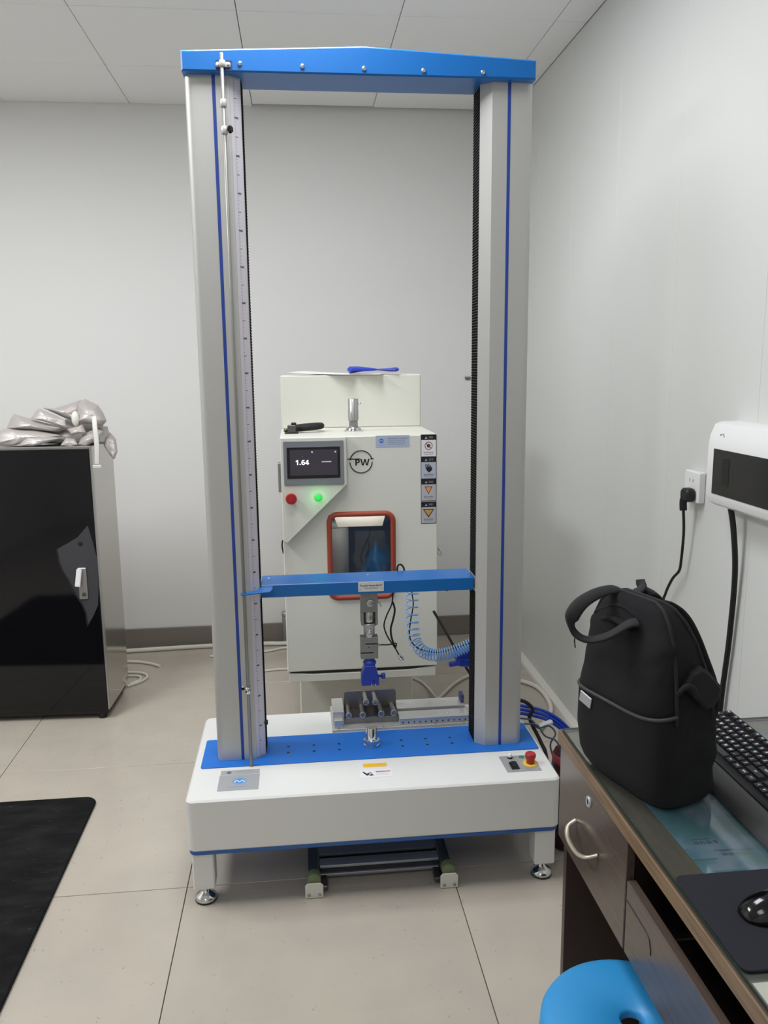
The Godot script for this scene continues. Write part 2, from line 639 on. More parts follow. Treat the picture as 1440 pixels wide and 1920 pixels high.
# ------------------------------------------------------------------ the tensile testing machine
func machine() -> void:
	var t := thing("testing_machine", "tall blue and white tensile testing machine with two aluminium columns standing on the tile floor", "testing machine", Vector3(0.0075, 0, -0.28))
	var U := Transform3D(UPB, Vector3.ZERO)
	var st := ST()
	prism(st, rrect(1.0845, 0.563, 0.022, 6, 0.0, 0.2815), 0.178, 0.335, 0.005, U)
	var base := part("base_cabinet", st, M.mach, t)
	st = ST()
	prism(st, rrect(1.079, 0.557, 0.022, 6, 0.0, 0.2815), 0.166, 0.178, 0.002, U)
	part("base_rim", st, M.rim_blue, t)
	st = ST()
	prism(st, rrect(1.052, 0.19, 0.008, 4, 0.006, 0.284), 0.335, 0.3385, 0.001, U)
	var plate := part("base_plate", st, M.plate_blue, t)
	for x in [-0.256, -0.175, -0.095, 0.106, 0.186, 0.266]:
		for z in [-0.258, -0.299]:
			st = ST()
			lathe(st, [Vector2(0, 0.3386), Vector2(0.0035, 0.3386), Vector2(0.0042, 0.3391), Vector2(0.005, 0.3387), Vector2(0.005, 0.338)], 12, Transform3D(Basis(), Vector3(x, 0, z)))
			part("bolt_hole", st, M.black, plate)
	# legs and levelling feet
	for p in [[-0.503, -0.045], [0.503, -0.045], [-0.503, -0.515], [0.503, -0.515]]:
		st = ST()
		bx(st, p[0] - 0.031, p[0] + 0.031, 0.05, 0.167, p[1] - 0.031, p[1] + 0.031, 0.004)
		var leg := part("leg", st, M.mach, t)
		var f := Transform3D(Basis(), Vector3(p[0], 0, p[1] + 0.0))
		st = ST()
		lathe(st, [Vector2(0, 0.0), Vector2(0.030, 0.0), Vector2(0.032, 0.003), Vector2(0.030, 0.007)], 28, f)
		part("foot_pad", st, M.rubber, leg)
		st = ST()
		lathe(st, [Vector2(0.031, 0.006), Vector2(0.032, 0.012), Vector2(0.028, 0.018), Vector2(0.018, 0.024), Vector2(0.013, 0.029), Vector2(0.011, 0.031), Vector2(0.0105, 0.044), Vector2(0.009, 0.052), Vector2(0, 0.052)], 28, f)
		part("levelling_foot", st, M.chrome, leg)
	# columns
	for s in [-1.0, 1.0]:
		var c := 0.006
		var o := [Vector2(0.331, 0.34), Vector2(0.331, 0.252), Vector2(0.360, 0.2286), Vector2(0.4565, 0.2286)]
		for k in 7:
			var a := PI / 2 * k / 6.0
			o.append(Vector2(0.4565 + sin(a) * 0.022, 0.2506 - cos(a) * 0.022))
		for k in 5:
			var a := PI / 2 * k / 4.0
			o.append(Vector2(0.4665 + cos(a) * 0.012, 0.328 + sin(a) * 0.012))
		var poly := PackedVector2Array()
		for q in o:
			poly.append(Vector2(c + s * q.x, q.y))
		st = ST()
		prism(st, poly, 0.3385, 2.302, 0.0005, U)
		var col := part("column", st, M.alu, t)
		st = ST()
		var sx := -0.3945 if s < 0 else 0.414
		bx(st, sx - 0.0046, sx + 0.0046, 0.3387, 2.3005, -0.230, -0.2280, 0.0003)
		part("column_stripe", st, M.stripe, col)
		# folded dust bellows in the inner face, above and below the crosshead
		for seg in [[0.3387, 0.838], [0.886, 2.2995]]:
			st = ST()
			var n := int((seg[1] - seg[0]) / 0.008)
			var xi: float = c + s * 0.3311
			for k in n:
				var y0: float = seg[0] + (seg[1] - seg[0]) * k / n
				var y1: float = seg[0] + (seg[1] - seg[0]) * (k + 1) / n
				var ym := (y0 + y1) / 2
				var xo: float = c + s * 0.3292
				quad(st, Vector3(xi, y0, -0.258), Vector3(xi, y0, -0.337), Vector3(xo, ym, -0.337), Vector3(xo, ym, -0.258), Vector3(-s, 0, 0))
				quad(st, Vector3(xo, ym, -0.258), Vector3(xo, ym, -0.337), Vector3(xi, y1, -0.337), Vector3(xi, y1, -0.258), Vector3(-s, 0, 0))
				for zz in [-0.258, -0.337]:
					tri(st, Vector3(xi, y0, zz), Vector3(xo, ym, zz), Vector3(xi, y1, zz), Vector3(0, 0, 1 if zz > -0.3 else -1), Vector3(0, 0, 1 if zz > -0.3 else -1), Vector3(0, 0, 1 if zz > -0.3 else -1))
			part("bellows", st, M.bellows, t)
		if s < 0:
			# steel rule on the chamfer of this column
			var a := Vector3(c - 0.331, 0, -0.252)
			var b := Vector3(c - 0.360, 0, -0.2286)
			var d := (a - b).normalized()
			var nrm := Vector3(-d.z, 0, d.x)
			if nrm.z < 0:
				nrm = -nrm
			var bas := Basis(d, Vector3.UP, nrm)
			var img := canvas(48, 2000, rgb(205, 200, 208))
			for k in 400:
				var y := 1999 - k * 5
				var w := 4
				if k % 10 == 0:
					w = 14
				elif k % 2 == 0:
					w = 7
				rect(img, 16, y, w, 1 if k % 10 else 2, rgb(96, 90, 104))
			st = ST()
			var mid := (a + b) / 2
			var w2 := 0.0165
			var ctr := mid + nrm * 0.0007
			quad(st, ctr - d * w2 + Vector3.UP * 0.345, ctr + d * w2 + Vector3.UP * 0.345, ctr + d * w2 + Vector3.UP * 2.295, ctr - d * w2 + Vector3.UP * 2.295, nrm)
			for e in [-1.0, 1.0]:
				quad(st, ctr + d * w2 * e + Vector3.UP * 0.345, ctr + d * w2 * e + Vector3.UP * 2.295, ctr + d * w2 * e + Vector3.UP * 2.295 - nrm * 0.001, ctr + d * w2 * e + Vector3.UP * 0.345 - nrm * 0.001, d * e, [Vector2.ZERO, Vector2.ZERO, Vector2.ZERO, Vector2.ZERO])
			var rm := picmat(img, 0.4)
			rm.metallic = 0.3
			var rule := part("ruler", st, rm, t)
			for k in range(1, 20):
				put("numeral", txt(str(k * 10), 0.006, true), M.black, rule, Transform3D(bas, ctr + d * 0.001 + nrm * 0.0001 + Vector3.UP * (0.345 + k * 0.0975)))
			st = ST()
			bx(st, c - 0.3315, c - 0.3215, 0.44, 0.452, -0.262, -0.246, 0.002)
			part("bellows_clip", st, M.black, t)
	# top beam
	st = ST()
	prism(st, PackedVector2Array([Vector2(-0.474, 2.3), Vector2(0.480, 2.3), Vector2(0.480, 2.349), Vector2(0.009, 2.372), Vector2(-0.474, 2.3505)]), -0.342, -0.198, 0.004)
	var beam := part("top_beam", st, M.blue, t)
	for p in [[-0.321, 2.320], [-0.157, 2.317], [0.007, 2.3155], [0.168, 2.3145], [0.331, 2.314]]:
		st = ST()
		var fx := Transform3D(Basis(Vector3(1, 0, 0), PI / 2), Vector3(p[0], p[1], -0.198))
		lathe(st, [Vector2(0, 0.0), Vector2(0.0062, 0.0), Vector2(0.0062, 0.002), Vector2(0.0056, 0.0045), Vector2(0.0038, 0.0058), Vector2(0, 0.006)], 18, fx)
		part("bolt", st, M.chrome, beam)
	st = ST()
	prism(st, rrect(0.043, 0.026, 0.002, 3, -0.3625, 2.3145), -0.198, -0.1968, 0.0003)
	part("recess_shade", st, mat(rgb(18, 44, 92), 0.5), t)  # dark plate paints the shade of a cutout in the beam
	st = ST()
	prism(st, rrect(0.038, 0.0125, 0.004, 4, -0.3645, 2.3155), -0.1968, -0.193, 0.0008)
	cyl(st, 0.0085, 2.308, 2.3235, 0.001, 20, Transform3D(Basis(), Vector3(-0.3665, 0, -0.188)))
	cyl(st, 0.004, -0.004, 0.0035, 0.001, 12, Transform3D(Basis(Vector3(1, 0, 0), PI / 2), Vector3(-0.378, 2.3135, -0.191)))
	cyl(st, 0.004, -0.004, 0.0035, 0.001, 12, Transform3D(Basis(Vector3(1, 0, 0), PI / 2), Vector3(-0.351, 2.3155, -0.191)))
	part("rod_bracket", st, M.alu, t)
	# limit rod with its stops
	st = ST()
	cyl(st, 0.005, 0.3386, 2.342, 0.001, 16, Transform3D(Basis(), Vector3(-0.3675, 0, -0.188)))
	var rod := part("limit_rod", st, M.rod, t)
	for yy in [2.219, 2.152, 0.5805]:
		st = ST()
		cyl(st, 0.0085, yy - 0.010, yy + 0.010, 0.001, 20, Transform3D(Basis(), Vector3(-0.3675, 0, -0.188)))
		part("stop_collar", st, M.chrome if yy < 1.0 else M.alu, rod)
	for q in [[2.153, 1.0], [0.5835, -1.0]]:
		st = ST()
		var kx := Transform3D(Basis(Vector3(0, 0, 1), -PI / 2 * q[1]) * Basis(Vector3(1, 0, 0), 0.45 * q[1]), Vector3(-0.3675, q[0], -0.188))
		cyl(st, 0.002, 0.006, 0.016, 0.0004, 10, kx)
		var star := PackedVector2Array()
		for k in 24:
			var rr: float = 0.0092 + 0.0013 * cos(TAU * k / 24 * 6)
			star.append(Vector2(cos(TAU * k / 24), sin(TAU * k / 24)) * rr * (1.0 if q[1] > 0 else 0.55))
		prism(st, star, 0.013, 0.022, 0.0015, kx * Transform3D(UPB, Vector3.ZERO))
		part("star_knob", st, M.black_gloss, rod)
	# crosshead
	st = ST()
	bx(st, -0.3225, 0.3345, 0.842, 0.882, -0.382, -0.265, 0.002)
	var ch := part("crosshead", st, M.blue, t)
	for x in [0.01, -0.30]:
		st = ST()
		lathe(st, [Vector2(0.0045, 0.8819), Vector2(0.0045, 0.8835), Vector2(0.003, 0.8848), Vector2(0, 0.885)], 14, Transform3D(Basis(), Vector3(x, 0, -0.342)))
		part("bolt", st, M.chrome, ch)
	var np := stuck("nameplate", 0.0125, 0.865, -0.265, 0.079, 0.031, mat(rgb(208, 210, 210), 0.4, 0.1), t)
	put("lettering", txt("Tensile Strain 00.01", 0.0052, true), M.black, np, Transform3D(Basis(), Vector3(0.0125, 0.8685, -0.2641)))
	put("lettering", txt("Testing Machine", 0.0042), mat(rgb(70, 72, 76)), np, Transform3D(Basis(), Vector3(0.0125, 0.8605, -0.2641)))
	for x in [-0.021, 0.046]:
		for y in [0.872, 0.858]:
			st = ST()
			cyl(st, 0.0012, 0.0, 0.0008, 0.0002, 10, Transform3D(Basis(Vector3(1, 0, 0), PI / 2), Vector3(x, y, -0.2642)))
			part("rivet", st, M.dark_steel, np)
	st = ST()
	prism(st, PackedVector2Array([Vector2(-0.286, 0.2655), Vector2(-0.286, 0.224), Vector2(-0.292, 0.2), Vector2(-0.376, 0.178), Vector2(-0.379, 0.198), Vector2(-0.330, 0.2255), Vector2(-0.319, 0.2655)]), 0.8755, 0.8795, 0.0006, U)
	part("pointer_plate", st, M.blue, ch)
	st = ST()
	lathe(st, [Vector2(0.006, 0.834), Vector2(0.006, 0.843)], 16, Transform3D(Basis(), Vector3(0.255, 0, -0.3)))
	cyl(st, 0.006, 0.832, 0.8422, 0.002, 16, Transform3D(Basis(), Vector3(0.255, 0, -0.3)))
	part("cable_grommet", st, M.rubber, ch)
	# load train under the crosshead
	var cx := 0.0085
	st = ST()
	bx(st, cx - 0.026, cx + 0.026, 0.776, 0.842, -0.335, -0.285, 0.0012)
	bx(st, cx - 0.026, cx - 0.018, 0.735, 0.776, -0.335, -0.285, 0.001)
	bx(st, cx + 0.018, cx + 0.026, 0.735, 0.776, -0.335, -0.285, 0.001)
	bx(st, cx - 0.026, cx + 0.012, 0.7855, 0.7875, -0.2852, -0.2842, 0.0)
	var cl := part("clevis", st, M.grey_metal, t)
	st = ST()
	lathe(st, [Vector2(0, 0.003), Vector2(0.003, 0.003), Vector2(0.0035, 0.0045), Vector2(0.011, 0.0045), Vector2(0.0125, 0.003), Vector2(0.0125, 0.0)], 24, Transform3D(Basis(Vector3(1, 0, 0), PI / 2), Vector3(cx + 0.003, 0.807, -0.285)))
	part("clamp_screw", st, M.steel, cl)
	st = ST()
	tube(st, PackedVector3Array([Vector3(cx + 0.026, 0.806, -0.3), Vector3(cx + 0.033, 0.803, -0.297), Vector3(cx + 0.038, 0.790, -0.294)]), 0.0018, 8)
	part("locking_pin", st, M.steel, cl)
	st = ST()
	cyl(st, 0.0178, 0.742, 0.7762, 0.001, 28, Transform3D(Basis(), Vector3(cx, 0, -0.305)))
	part("ball_joint", st, M.steel, t)
	st = ST()
	cyl(st, 0.0255, 0.729, 0.738, 0.0015, 28, Transform3D(Basis(), Vector3(cx, 0, -0.310)))
	cyl(st, 0.0178, 0.690, 0.7295, 0.001, 28, Transform3D(Basis(), Vector3(cx, 0, -0.310)))
	var sh := part("adapter_shaft", st, M.steel, t)
	st = ST()
	lathe(st, [Vector2(0.0052, 0.0), Vector2(0.0052, 0.0025), Vector2(0.004, 0.0035), Vector2(0, 0.0035)], 16, Transform3D(Basis(Vector3(1, 0, 0), PI / 2), Vector3(cx + 0.001, 0.712, -0.2925)))
	part("pin", st, M.chrome, sh)
	st = ST()
	prism(st, PackedVector2Array([Vector2(-0.0275, 0.622), Vector2(0.0275, 0.622), Vector2(0.0275, 0.668), Vector2(-0.0125, 0.668), Vector2(-0.0125, 0.6725), Vector2(0.0275, 0.6725), Vector2(0.0275, 0.692), Vector2(-0.0275, 0.692), Vector2(-0.0275, 0.6435), Vector2(0.0125, 0.6435), Vector2(0.0125, 0.639), Vector2(-0.0275, 0.639)]), -0.326, -0.292, 0.0006, Transform3D(Basis(), Vector3(cx - 0.001, 0, 0)))
	var lc := part("load_cell", st, M.grey_metal, t)
	st = ST()
	cyl(st, 0.004, 0.0, 0.009, 0.0008, 14, along(Vector3(cx + 0.0262, 0.661, -0.309), Vector3.RIGHT))
	part("cable_gland", st, M.steel, lc)
	st = ST()
	cyl(st, 0.0018, 0, 0.0006, 0.0002, 10, Transform3D(Basis(Vector3(1, 0, 0), PI / 2), Vector3(cx - 0.003, 0.660, -0.292)))
	part("screw", st, M.black, lc)
	st = ST()
	lathe(st, [Vector2(0, 0.624), Vector2(0.0155, 0.622), Vector2(0.0165, 0.612), Vector2(0.020, 0.610), Vector2(0.0215, 0.606), Vector2(0.020, 0.601), Vector2(0.0145, 0.599), Vector2(0.0145, 0.594)], 28, Transform3D(Basis(), Vector3(cx, 0, -0.309)))
	prism(st, PackedVector2Array([Vector2(-0.0155, 0.600), Vector2(0.0155, 0.600), Vector2(0.026, 0.566), Vector2(0.0275, 0.552), Vector2(0.0275, 0.534), Vector2(0.013, 0.534), Vector2(0.0125, 0.552), Vector2(0.011, 0.552), Vector2(0.0105, 0.534), Vector2(-0.0275, 0.534), Vector2(-0.0275, 0.566)]), -0.330, -0.288, 0.002, Transform3D(Basis(), Vector3(cx, 0, 0)))
	var gr := part("grip", st, M.dark_blue, t)
	st = ST()
	cyl(st, 0.005, 0.0, 0.012, 0.0006, 16, along(Vector3(cx + 0.026, 0.557, -0.309), Vector3.RIGHT))
	cyl(st, 0.0095, 0.011, 0.0235, 0.0015, 20, along(Vector3(cx + 0.026, 0.557, -0.309), Vector3.RIGHT))
	part("grip_knob", st, M.dark_blue, gr)
	for x in [0.004, 0.0165]:
		st = ST()
		bx(st, cx + x - 0.0014, cx + x + 0.0014, 0.5325, 0.5405, -0.2885, -0.2872, 0.0004)
		part("jaw_face", st, M.chrome, gr)
	# lower post
	st = ST()
	lathe(st, [Vector2(0.026, 0.3386), Vector2(0.026, 0.346), Vector2(0.0235, 0.3475), Vector2(0.0235, 0.353), Vector2(0.0262, 0.3545), Vector2(0.0262, 0.361), Vector2(0.0195, 0.3625), Vector2(0.0185, 0.366), Vector2(0.0185, 0.400), Vector2(0.0175, 0.4015), Vector2(0, 0.4015)], 32, Transform3D(Basis(), Vector3(0.0085, 0, -0.275)))
	part("lower_post", st, M.chrome, t)
	# labels and control panel on the base
	var rng := RandomNumberGenerator.new()
	rng.seed = 21
	var im := canvas(96, 24, rgb(168, 170, 172))
	disc(im, 20, 12, 0, 6, rgb(58, 58, 90))
	rect(im, 14, 11, 12, 2, rgb(168, 170, 172))
	glyphs(im, rng, 40, 6, 5, 6, rgb(140, 141, 145))
	stuck("small_plate", -0.3985, 0.3351, -0.156, 0.115, 0.026, picmat(im, 0.4), base, UPB, 0.001)
	im = canvas(128, 100, rgb(166, 168, 170))
	disc(im, 66, 42, 0, 22, rgb(70, 140, 205))
	disc(im, 66, 42, 17, 19, rgb(200, 214, 226))
	for k in 4:
		stroke(im, Vector2(50 + k * 8, 50 - (k % 2) * 14), Vector2(58 + k * 8, 36 + (k % 2) * 14), 4, rgb(225, 232, 238))
	glyphs(im, rng, 34, 76, 7, 7, rgb(110, 150, 195))
	stuck("logo_plate", -0.399, 0.3351, -0.094, 0.118, 0.092, picmat(im, 0.4), base, UPB, 0.001)
	im = canvas(96, 24, rgb(238, 190, 42))
	glyphs(im, rng, 16, 9, 8, 6, rgb(205, 150, 40))
	stuck("yellow_label", 0.007, 0.3351, -0.149, 0.072, 0.022, picmat(im), base, UPB, 0.003)
	im = canvas(200, 96, rgb(232, 232, 234))
	filled(im, PackedVector2Array([Vector2(14, 22), Vector2(26, 18), Vector2(52, 66), Vector2(40, 70)]), rgb(24, 24, 34))
	filled(im, PackedVector2Array([Vector2(40, 46), Vector2(62, 30), Vector2(72, 38), Vector2(78, 62), Vector2(90, 68), Vector2(62, 74)]), rgb(24, 24, 34))
	disc(im, 62, 50, 0, 8, rgb(232, 232, 234))
	rect(im, 98, 20, 92, 13, rgb(188, 96, 84))
	for k in 3:
		glyphs(im, rng, 100, 40 + k * 13, 10, 6, rgb(180, 176, 178))
	stuck("warning_label", 0.006, 0.3351, -0.096, 0.096, 0.046, picmat(im), base, UPB, 0.001)
	st = ST()
	prism(st, PackedVector2Array([Vector2(0.392, 0.153), Vector2(0.497, 0.153), Vector2(0.5, 0.053), Vector2(0.395, 0.053)]), 0.335, 0.3366, 0.0004, U)
	var cp := part("control_panel", st, M.silver_plate, t)
	st = ST()
	bx(st, 0.412, 0.436, 0.3366, 0.341, -0.108, -0.066, 0.0012)
	box(st, Vector3(0.424, 0.3425, -0.087), Vector3(0.015, 0.005, 0.028), 0.001, Basis(Vector3(1, 0, 0), 0.16))
	part("rocker_switch", st, M.black, cp)
	st = ST()
	cyl(st, 0.0082, 0.3366, 0.342, 0.001, 20, Transform3D(Basis(), Vector3(0.424, 0, -0.139)))
	part("lamp_bezel", st, M.black, cp)
	st = ST()
	lathe(st, [Vector2(0.007, 0.342), Vector2(0.007, 0.349), Vector2(0.005, 0.352), Vector2(0, 0.353)], 20, Transform3D(Basis(), Vector3(0.424, 0, -0.139)))
	part("indicator_lamp", st, M.plastic, cp)
	st = ST()
	cyl(st, 0.009, 0.3366, 0.3376, 0.0003, 20, Transform3D(Basis(), Vector3(0.461, 0, -0.141)))
	part("green_button", st, mat(rgb(50, 130, 95), 0.5), cp)
	st = ST()
	cyl(st, 0.0235, 0.3366, 0.3382, 0.0003, 32, Transform3D(Basis(), Vector3(0.477, 0, -0.098)))
	part("stop_disc", st, M.yellow, cp)
	st = ST()
	lathe(st, [Vector2(0.012, 0.338), Vector2(0.0125, 0.352), Vector2(0.0155, 0.355), Vector2(0.0165, 0.362), Vector2(0.0155, 0.3685), Vector2(0.0135, 0.3705), Vector2(0.009, 0.3695), Vector2(0, 0.369)], 28, Transform3D(Basis(), Vector3(0.477, 0, -0.098)))
	var es := part("emergency_stop", st, M.red, cp)
	es.set_meta("label", "red mushroom emergency stop button")

# ------------------------------------------------------------------ linear slide with bending fixture on the base
func slide() -> void:
	var t := thing("linear_slide", "aluminium linear slide with pin fixture lying on the white base behind the blue plate", "slide", Vector3(0.12, 0.335, -0.48))
	var st := ST()
	bx(st, -0.112, 0.362, 0.3352, 0.3445, -0.585, -0.388, 0.001)
	part("slide_bed", st, M.rail, t)
	for r in [[-0.462, -0.402, 0.366], [-0.545, -0.474, 0.372]]:
		st = ST()
		bx(st, 0.114, 0.352, 0.3445, r[2], r[0], r[1], 0.0015)
		var rail := part("guide_rail", st, M.rail, t)
		for k in 12:
			st = ST()
			cyl(st, 0.0026, -0.001, 0.0012, 0.0003, 10, Transform3D(Basis(Vector3(1, 0, 0), PI / 2), Vector3(0.126 + k * 0.0193, 0.351, r[1])))
			part("rail_screw", st, M.black, rail)
		for k in 5:
			st = ST()
			cyl(st, 0.0026, -0.001, 0.0008, 0.0003, 10, Transform3D(Basis(), Vector3(0.135 + k * 0.05, r[2], (r[0] + r[1]) / 2)))
			part("rail_screw", st, M.chrome, rail)
	st = ST()
	bx(st, -0.108, -0.07, 0.3445, 0.392, -0.54, -0.425, 0.0012)
	bx(st, -0.104, -0.076, 0.3445, 0.372, -0.425, -0.400, 0.001)
	part("end_block", st, M.rail, t)
	st = ST()
	bx(st, 0.340, 0.352, 0.3725, 0.4, -0.53, -0.49, 0.001)
	part("end_stop", st, mat(rgb(70, 72, 120), 0.5), t)
	st = ST()
	bx(st, -0.068, 0.113, 0.3445, 0.364, -0.505, -0.432, 0.001)
	part("carriage", st, M.grey_metal, t)
	st = ST()
	bx(st, -0.068, 0.113, 0.364, 0.369, -0.505, -0.434, 0.0005)
	part("carriage_top", st, M.dark_steel, t)
	var poly := PackedVector2Array([Vector2(0.114, 0.369), Vector2(0.114, 0.420)])
	for k in 6:
		var a := PI / 2 * k / 5.0
		poly.append(Vector2(0.102 + cos(a) * 0.012, 0.420 + sin(a) * 0.012))
	for k in 6:
		var a := PI / 2 + PI / 2 * k / 5.0
		poly.append(Vector2(-0.055 + cos(a) * 0.012, 0.420 + sin(a) * 0.012))
	poly.append(Vector2(-0.067, 0.369))
	st = ST()
	prism(st, poly, -0.512, -0.500, 0.001)
	var pm := mat(rgb(128, 122, 116), 0.3, 0.7)
	var fp := part("fixture_plate", st, pm, t)
	for p in [[0.004, 0.4215], [0.036, 0.4205], [-0.0545, 0.377], [-0.0075, 0.377], [0.0555, 0.3775], [0.0975, 0.378]]:
		st = ST()
		lathe(st, [Vector2(0.0078, 0.0), Vector2(0.0078, 0.066), Vector2(0.0105, 0.067), Vector2(0.011, 0.075), Vector2(0.0095, 0.0762), Vector2(0.0062, 0.076), Vector2(0.0058, 0.070), Vector2(0.003, 0.070), Vector2(0.0026, 0.074), Vector2(0, 0.0742)], 20, Transform3D(Basis(Vector3(1, 0, 0), PI / 2), Vector3(p[0], p[1] - 0.001, -0.5)))
		part("pin", st, M.steel, fp)
	for p in [[-0.09, -0.393], [0.058, -0.392], [0.235, -0.393], [0.33, -0.393]]:
		st = ST()
		cyl(st, 0.004, 0.3443, 0.3475, 0.0008, 14, Transform3D(Basis(), Vector3(p[0], 0, p[1])))
		part("bolt", st, M.steel, t)

# ------------------------------------------------------------------ rail frame under the machine
func rail_frame() -> void:
	var t := thing("rail_frame", "low rail frame of dark aluminium profiles lying on the floor under the machine", "rail frame", Vector3(0.0, 0.0, -0.6))
	var dm := mat(rgb(110, 114, 122), 0.35, 0.7)
	for x in [-0.188, 0.212]:
		var st := ST()
		for s in [-1.0, 1.0]:
			bx(st, x + s * 0.017, x + s * 0.0125 + s * 0.0015, 0.012, 0.052, -1.0, -0.055, 0.001)
		bx(st, x - 0.015, x + 0.015, 0.012, 0.044, -1.0, -0.055, 0.001)
		part("rail", st, dm, t)
		st = ST()
		bx(st, x - 0.012, x + 0.012, 0.0, 0.0122, -0.95, -0.1, 0.001)
		part("rail_pad", st, M.rubber, t)
		st = ST()
		var rx := Transform3D(Basis(Vector3(1, 0, 0), PI / 2), Vector3(x, 0.052, -0.03))
		cyl(st, 0.0205, -0.016, 0.016, 0.003, 28, rx)
		part("roller", st, mat(rgb(106, 120, 84), 0.6), t)
		st = ST()
		var poly := PackedVector2Array([Vector2(-0.0265, 0.0008), Vector2(0.0265, 0.0008), Vector2(0.0265, 0.040), Vector2(0.019, 0.0475), Vector2(-0.019, 0.0475), Vector2(-0.0265, 0.040)])
		prism(st, poly, -0.0135, -0.008, 0.0015, Transform3D(Basis(), Vector3(x, 0, 0)))
		var ep := part("end_plate", st, M.cream, t)
		for s in [-0.0155, 0.0155]:
			st = ST()
			lathe(st, [Vector2(0, 0.0015), Vector2(0.002, 0.0015), Vector2(0.0025, 0.0028), Vector2(0.0045, 0.0028), Vector2(0.005, 0.0)], 14, Transform3D(Basis(Vector3(1, 0, 0), PI / 2), Vector3(x + s, 0.0125, -0.008)))
			part("bolt", st, M.steel, ep)
		st = ST()
		bx(st, x + (0.018 if x < 0 else -0.040), x + (0.040 if x < 0 else -0.018), 0.006, 0.022, -0.09, -0.03, 0.003)
		part("caster_bracket", st, M.dark_steel, t)
	for z in [-0.105, -0.165]:
		var st := ST()
		for y in [0.016, 0.044]:
			bx(st, -0.169, 0.193, y, y + 0.008, z - 0.02, z + 0.02, 0.001)
		var cb := part("crossbar", st, mat(rgb(168, 172, 180), 0.35, 0.6), t)  # lighter tone on the flanges paints their lit edges
		st = ST()
		bx(st, -0.169, 0.193, 0.024, 0.044, z - 0.012, z + 0.012, 0.0)
		part("shaded_web", st, mat(rgb(40, 42, 48), 0.5), cb)  # dark colour stands in for shade in the groove

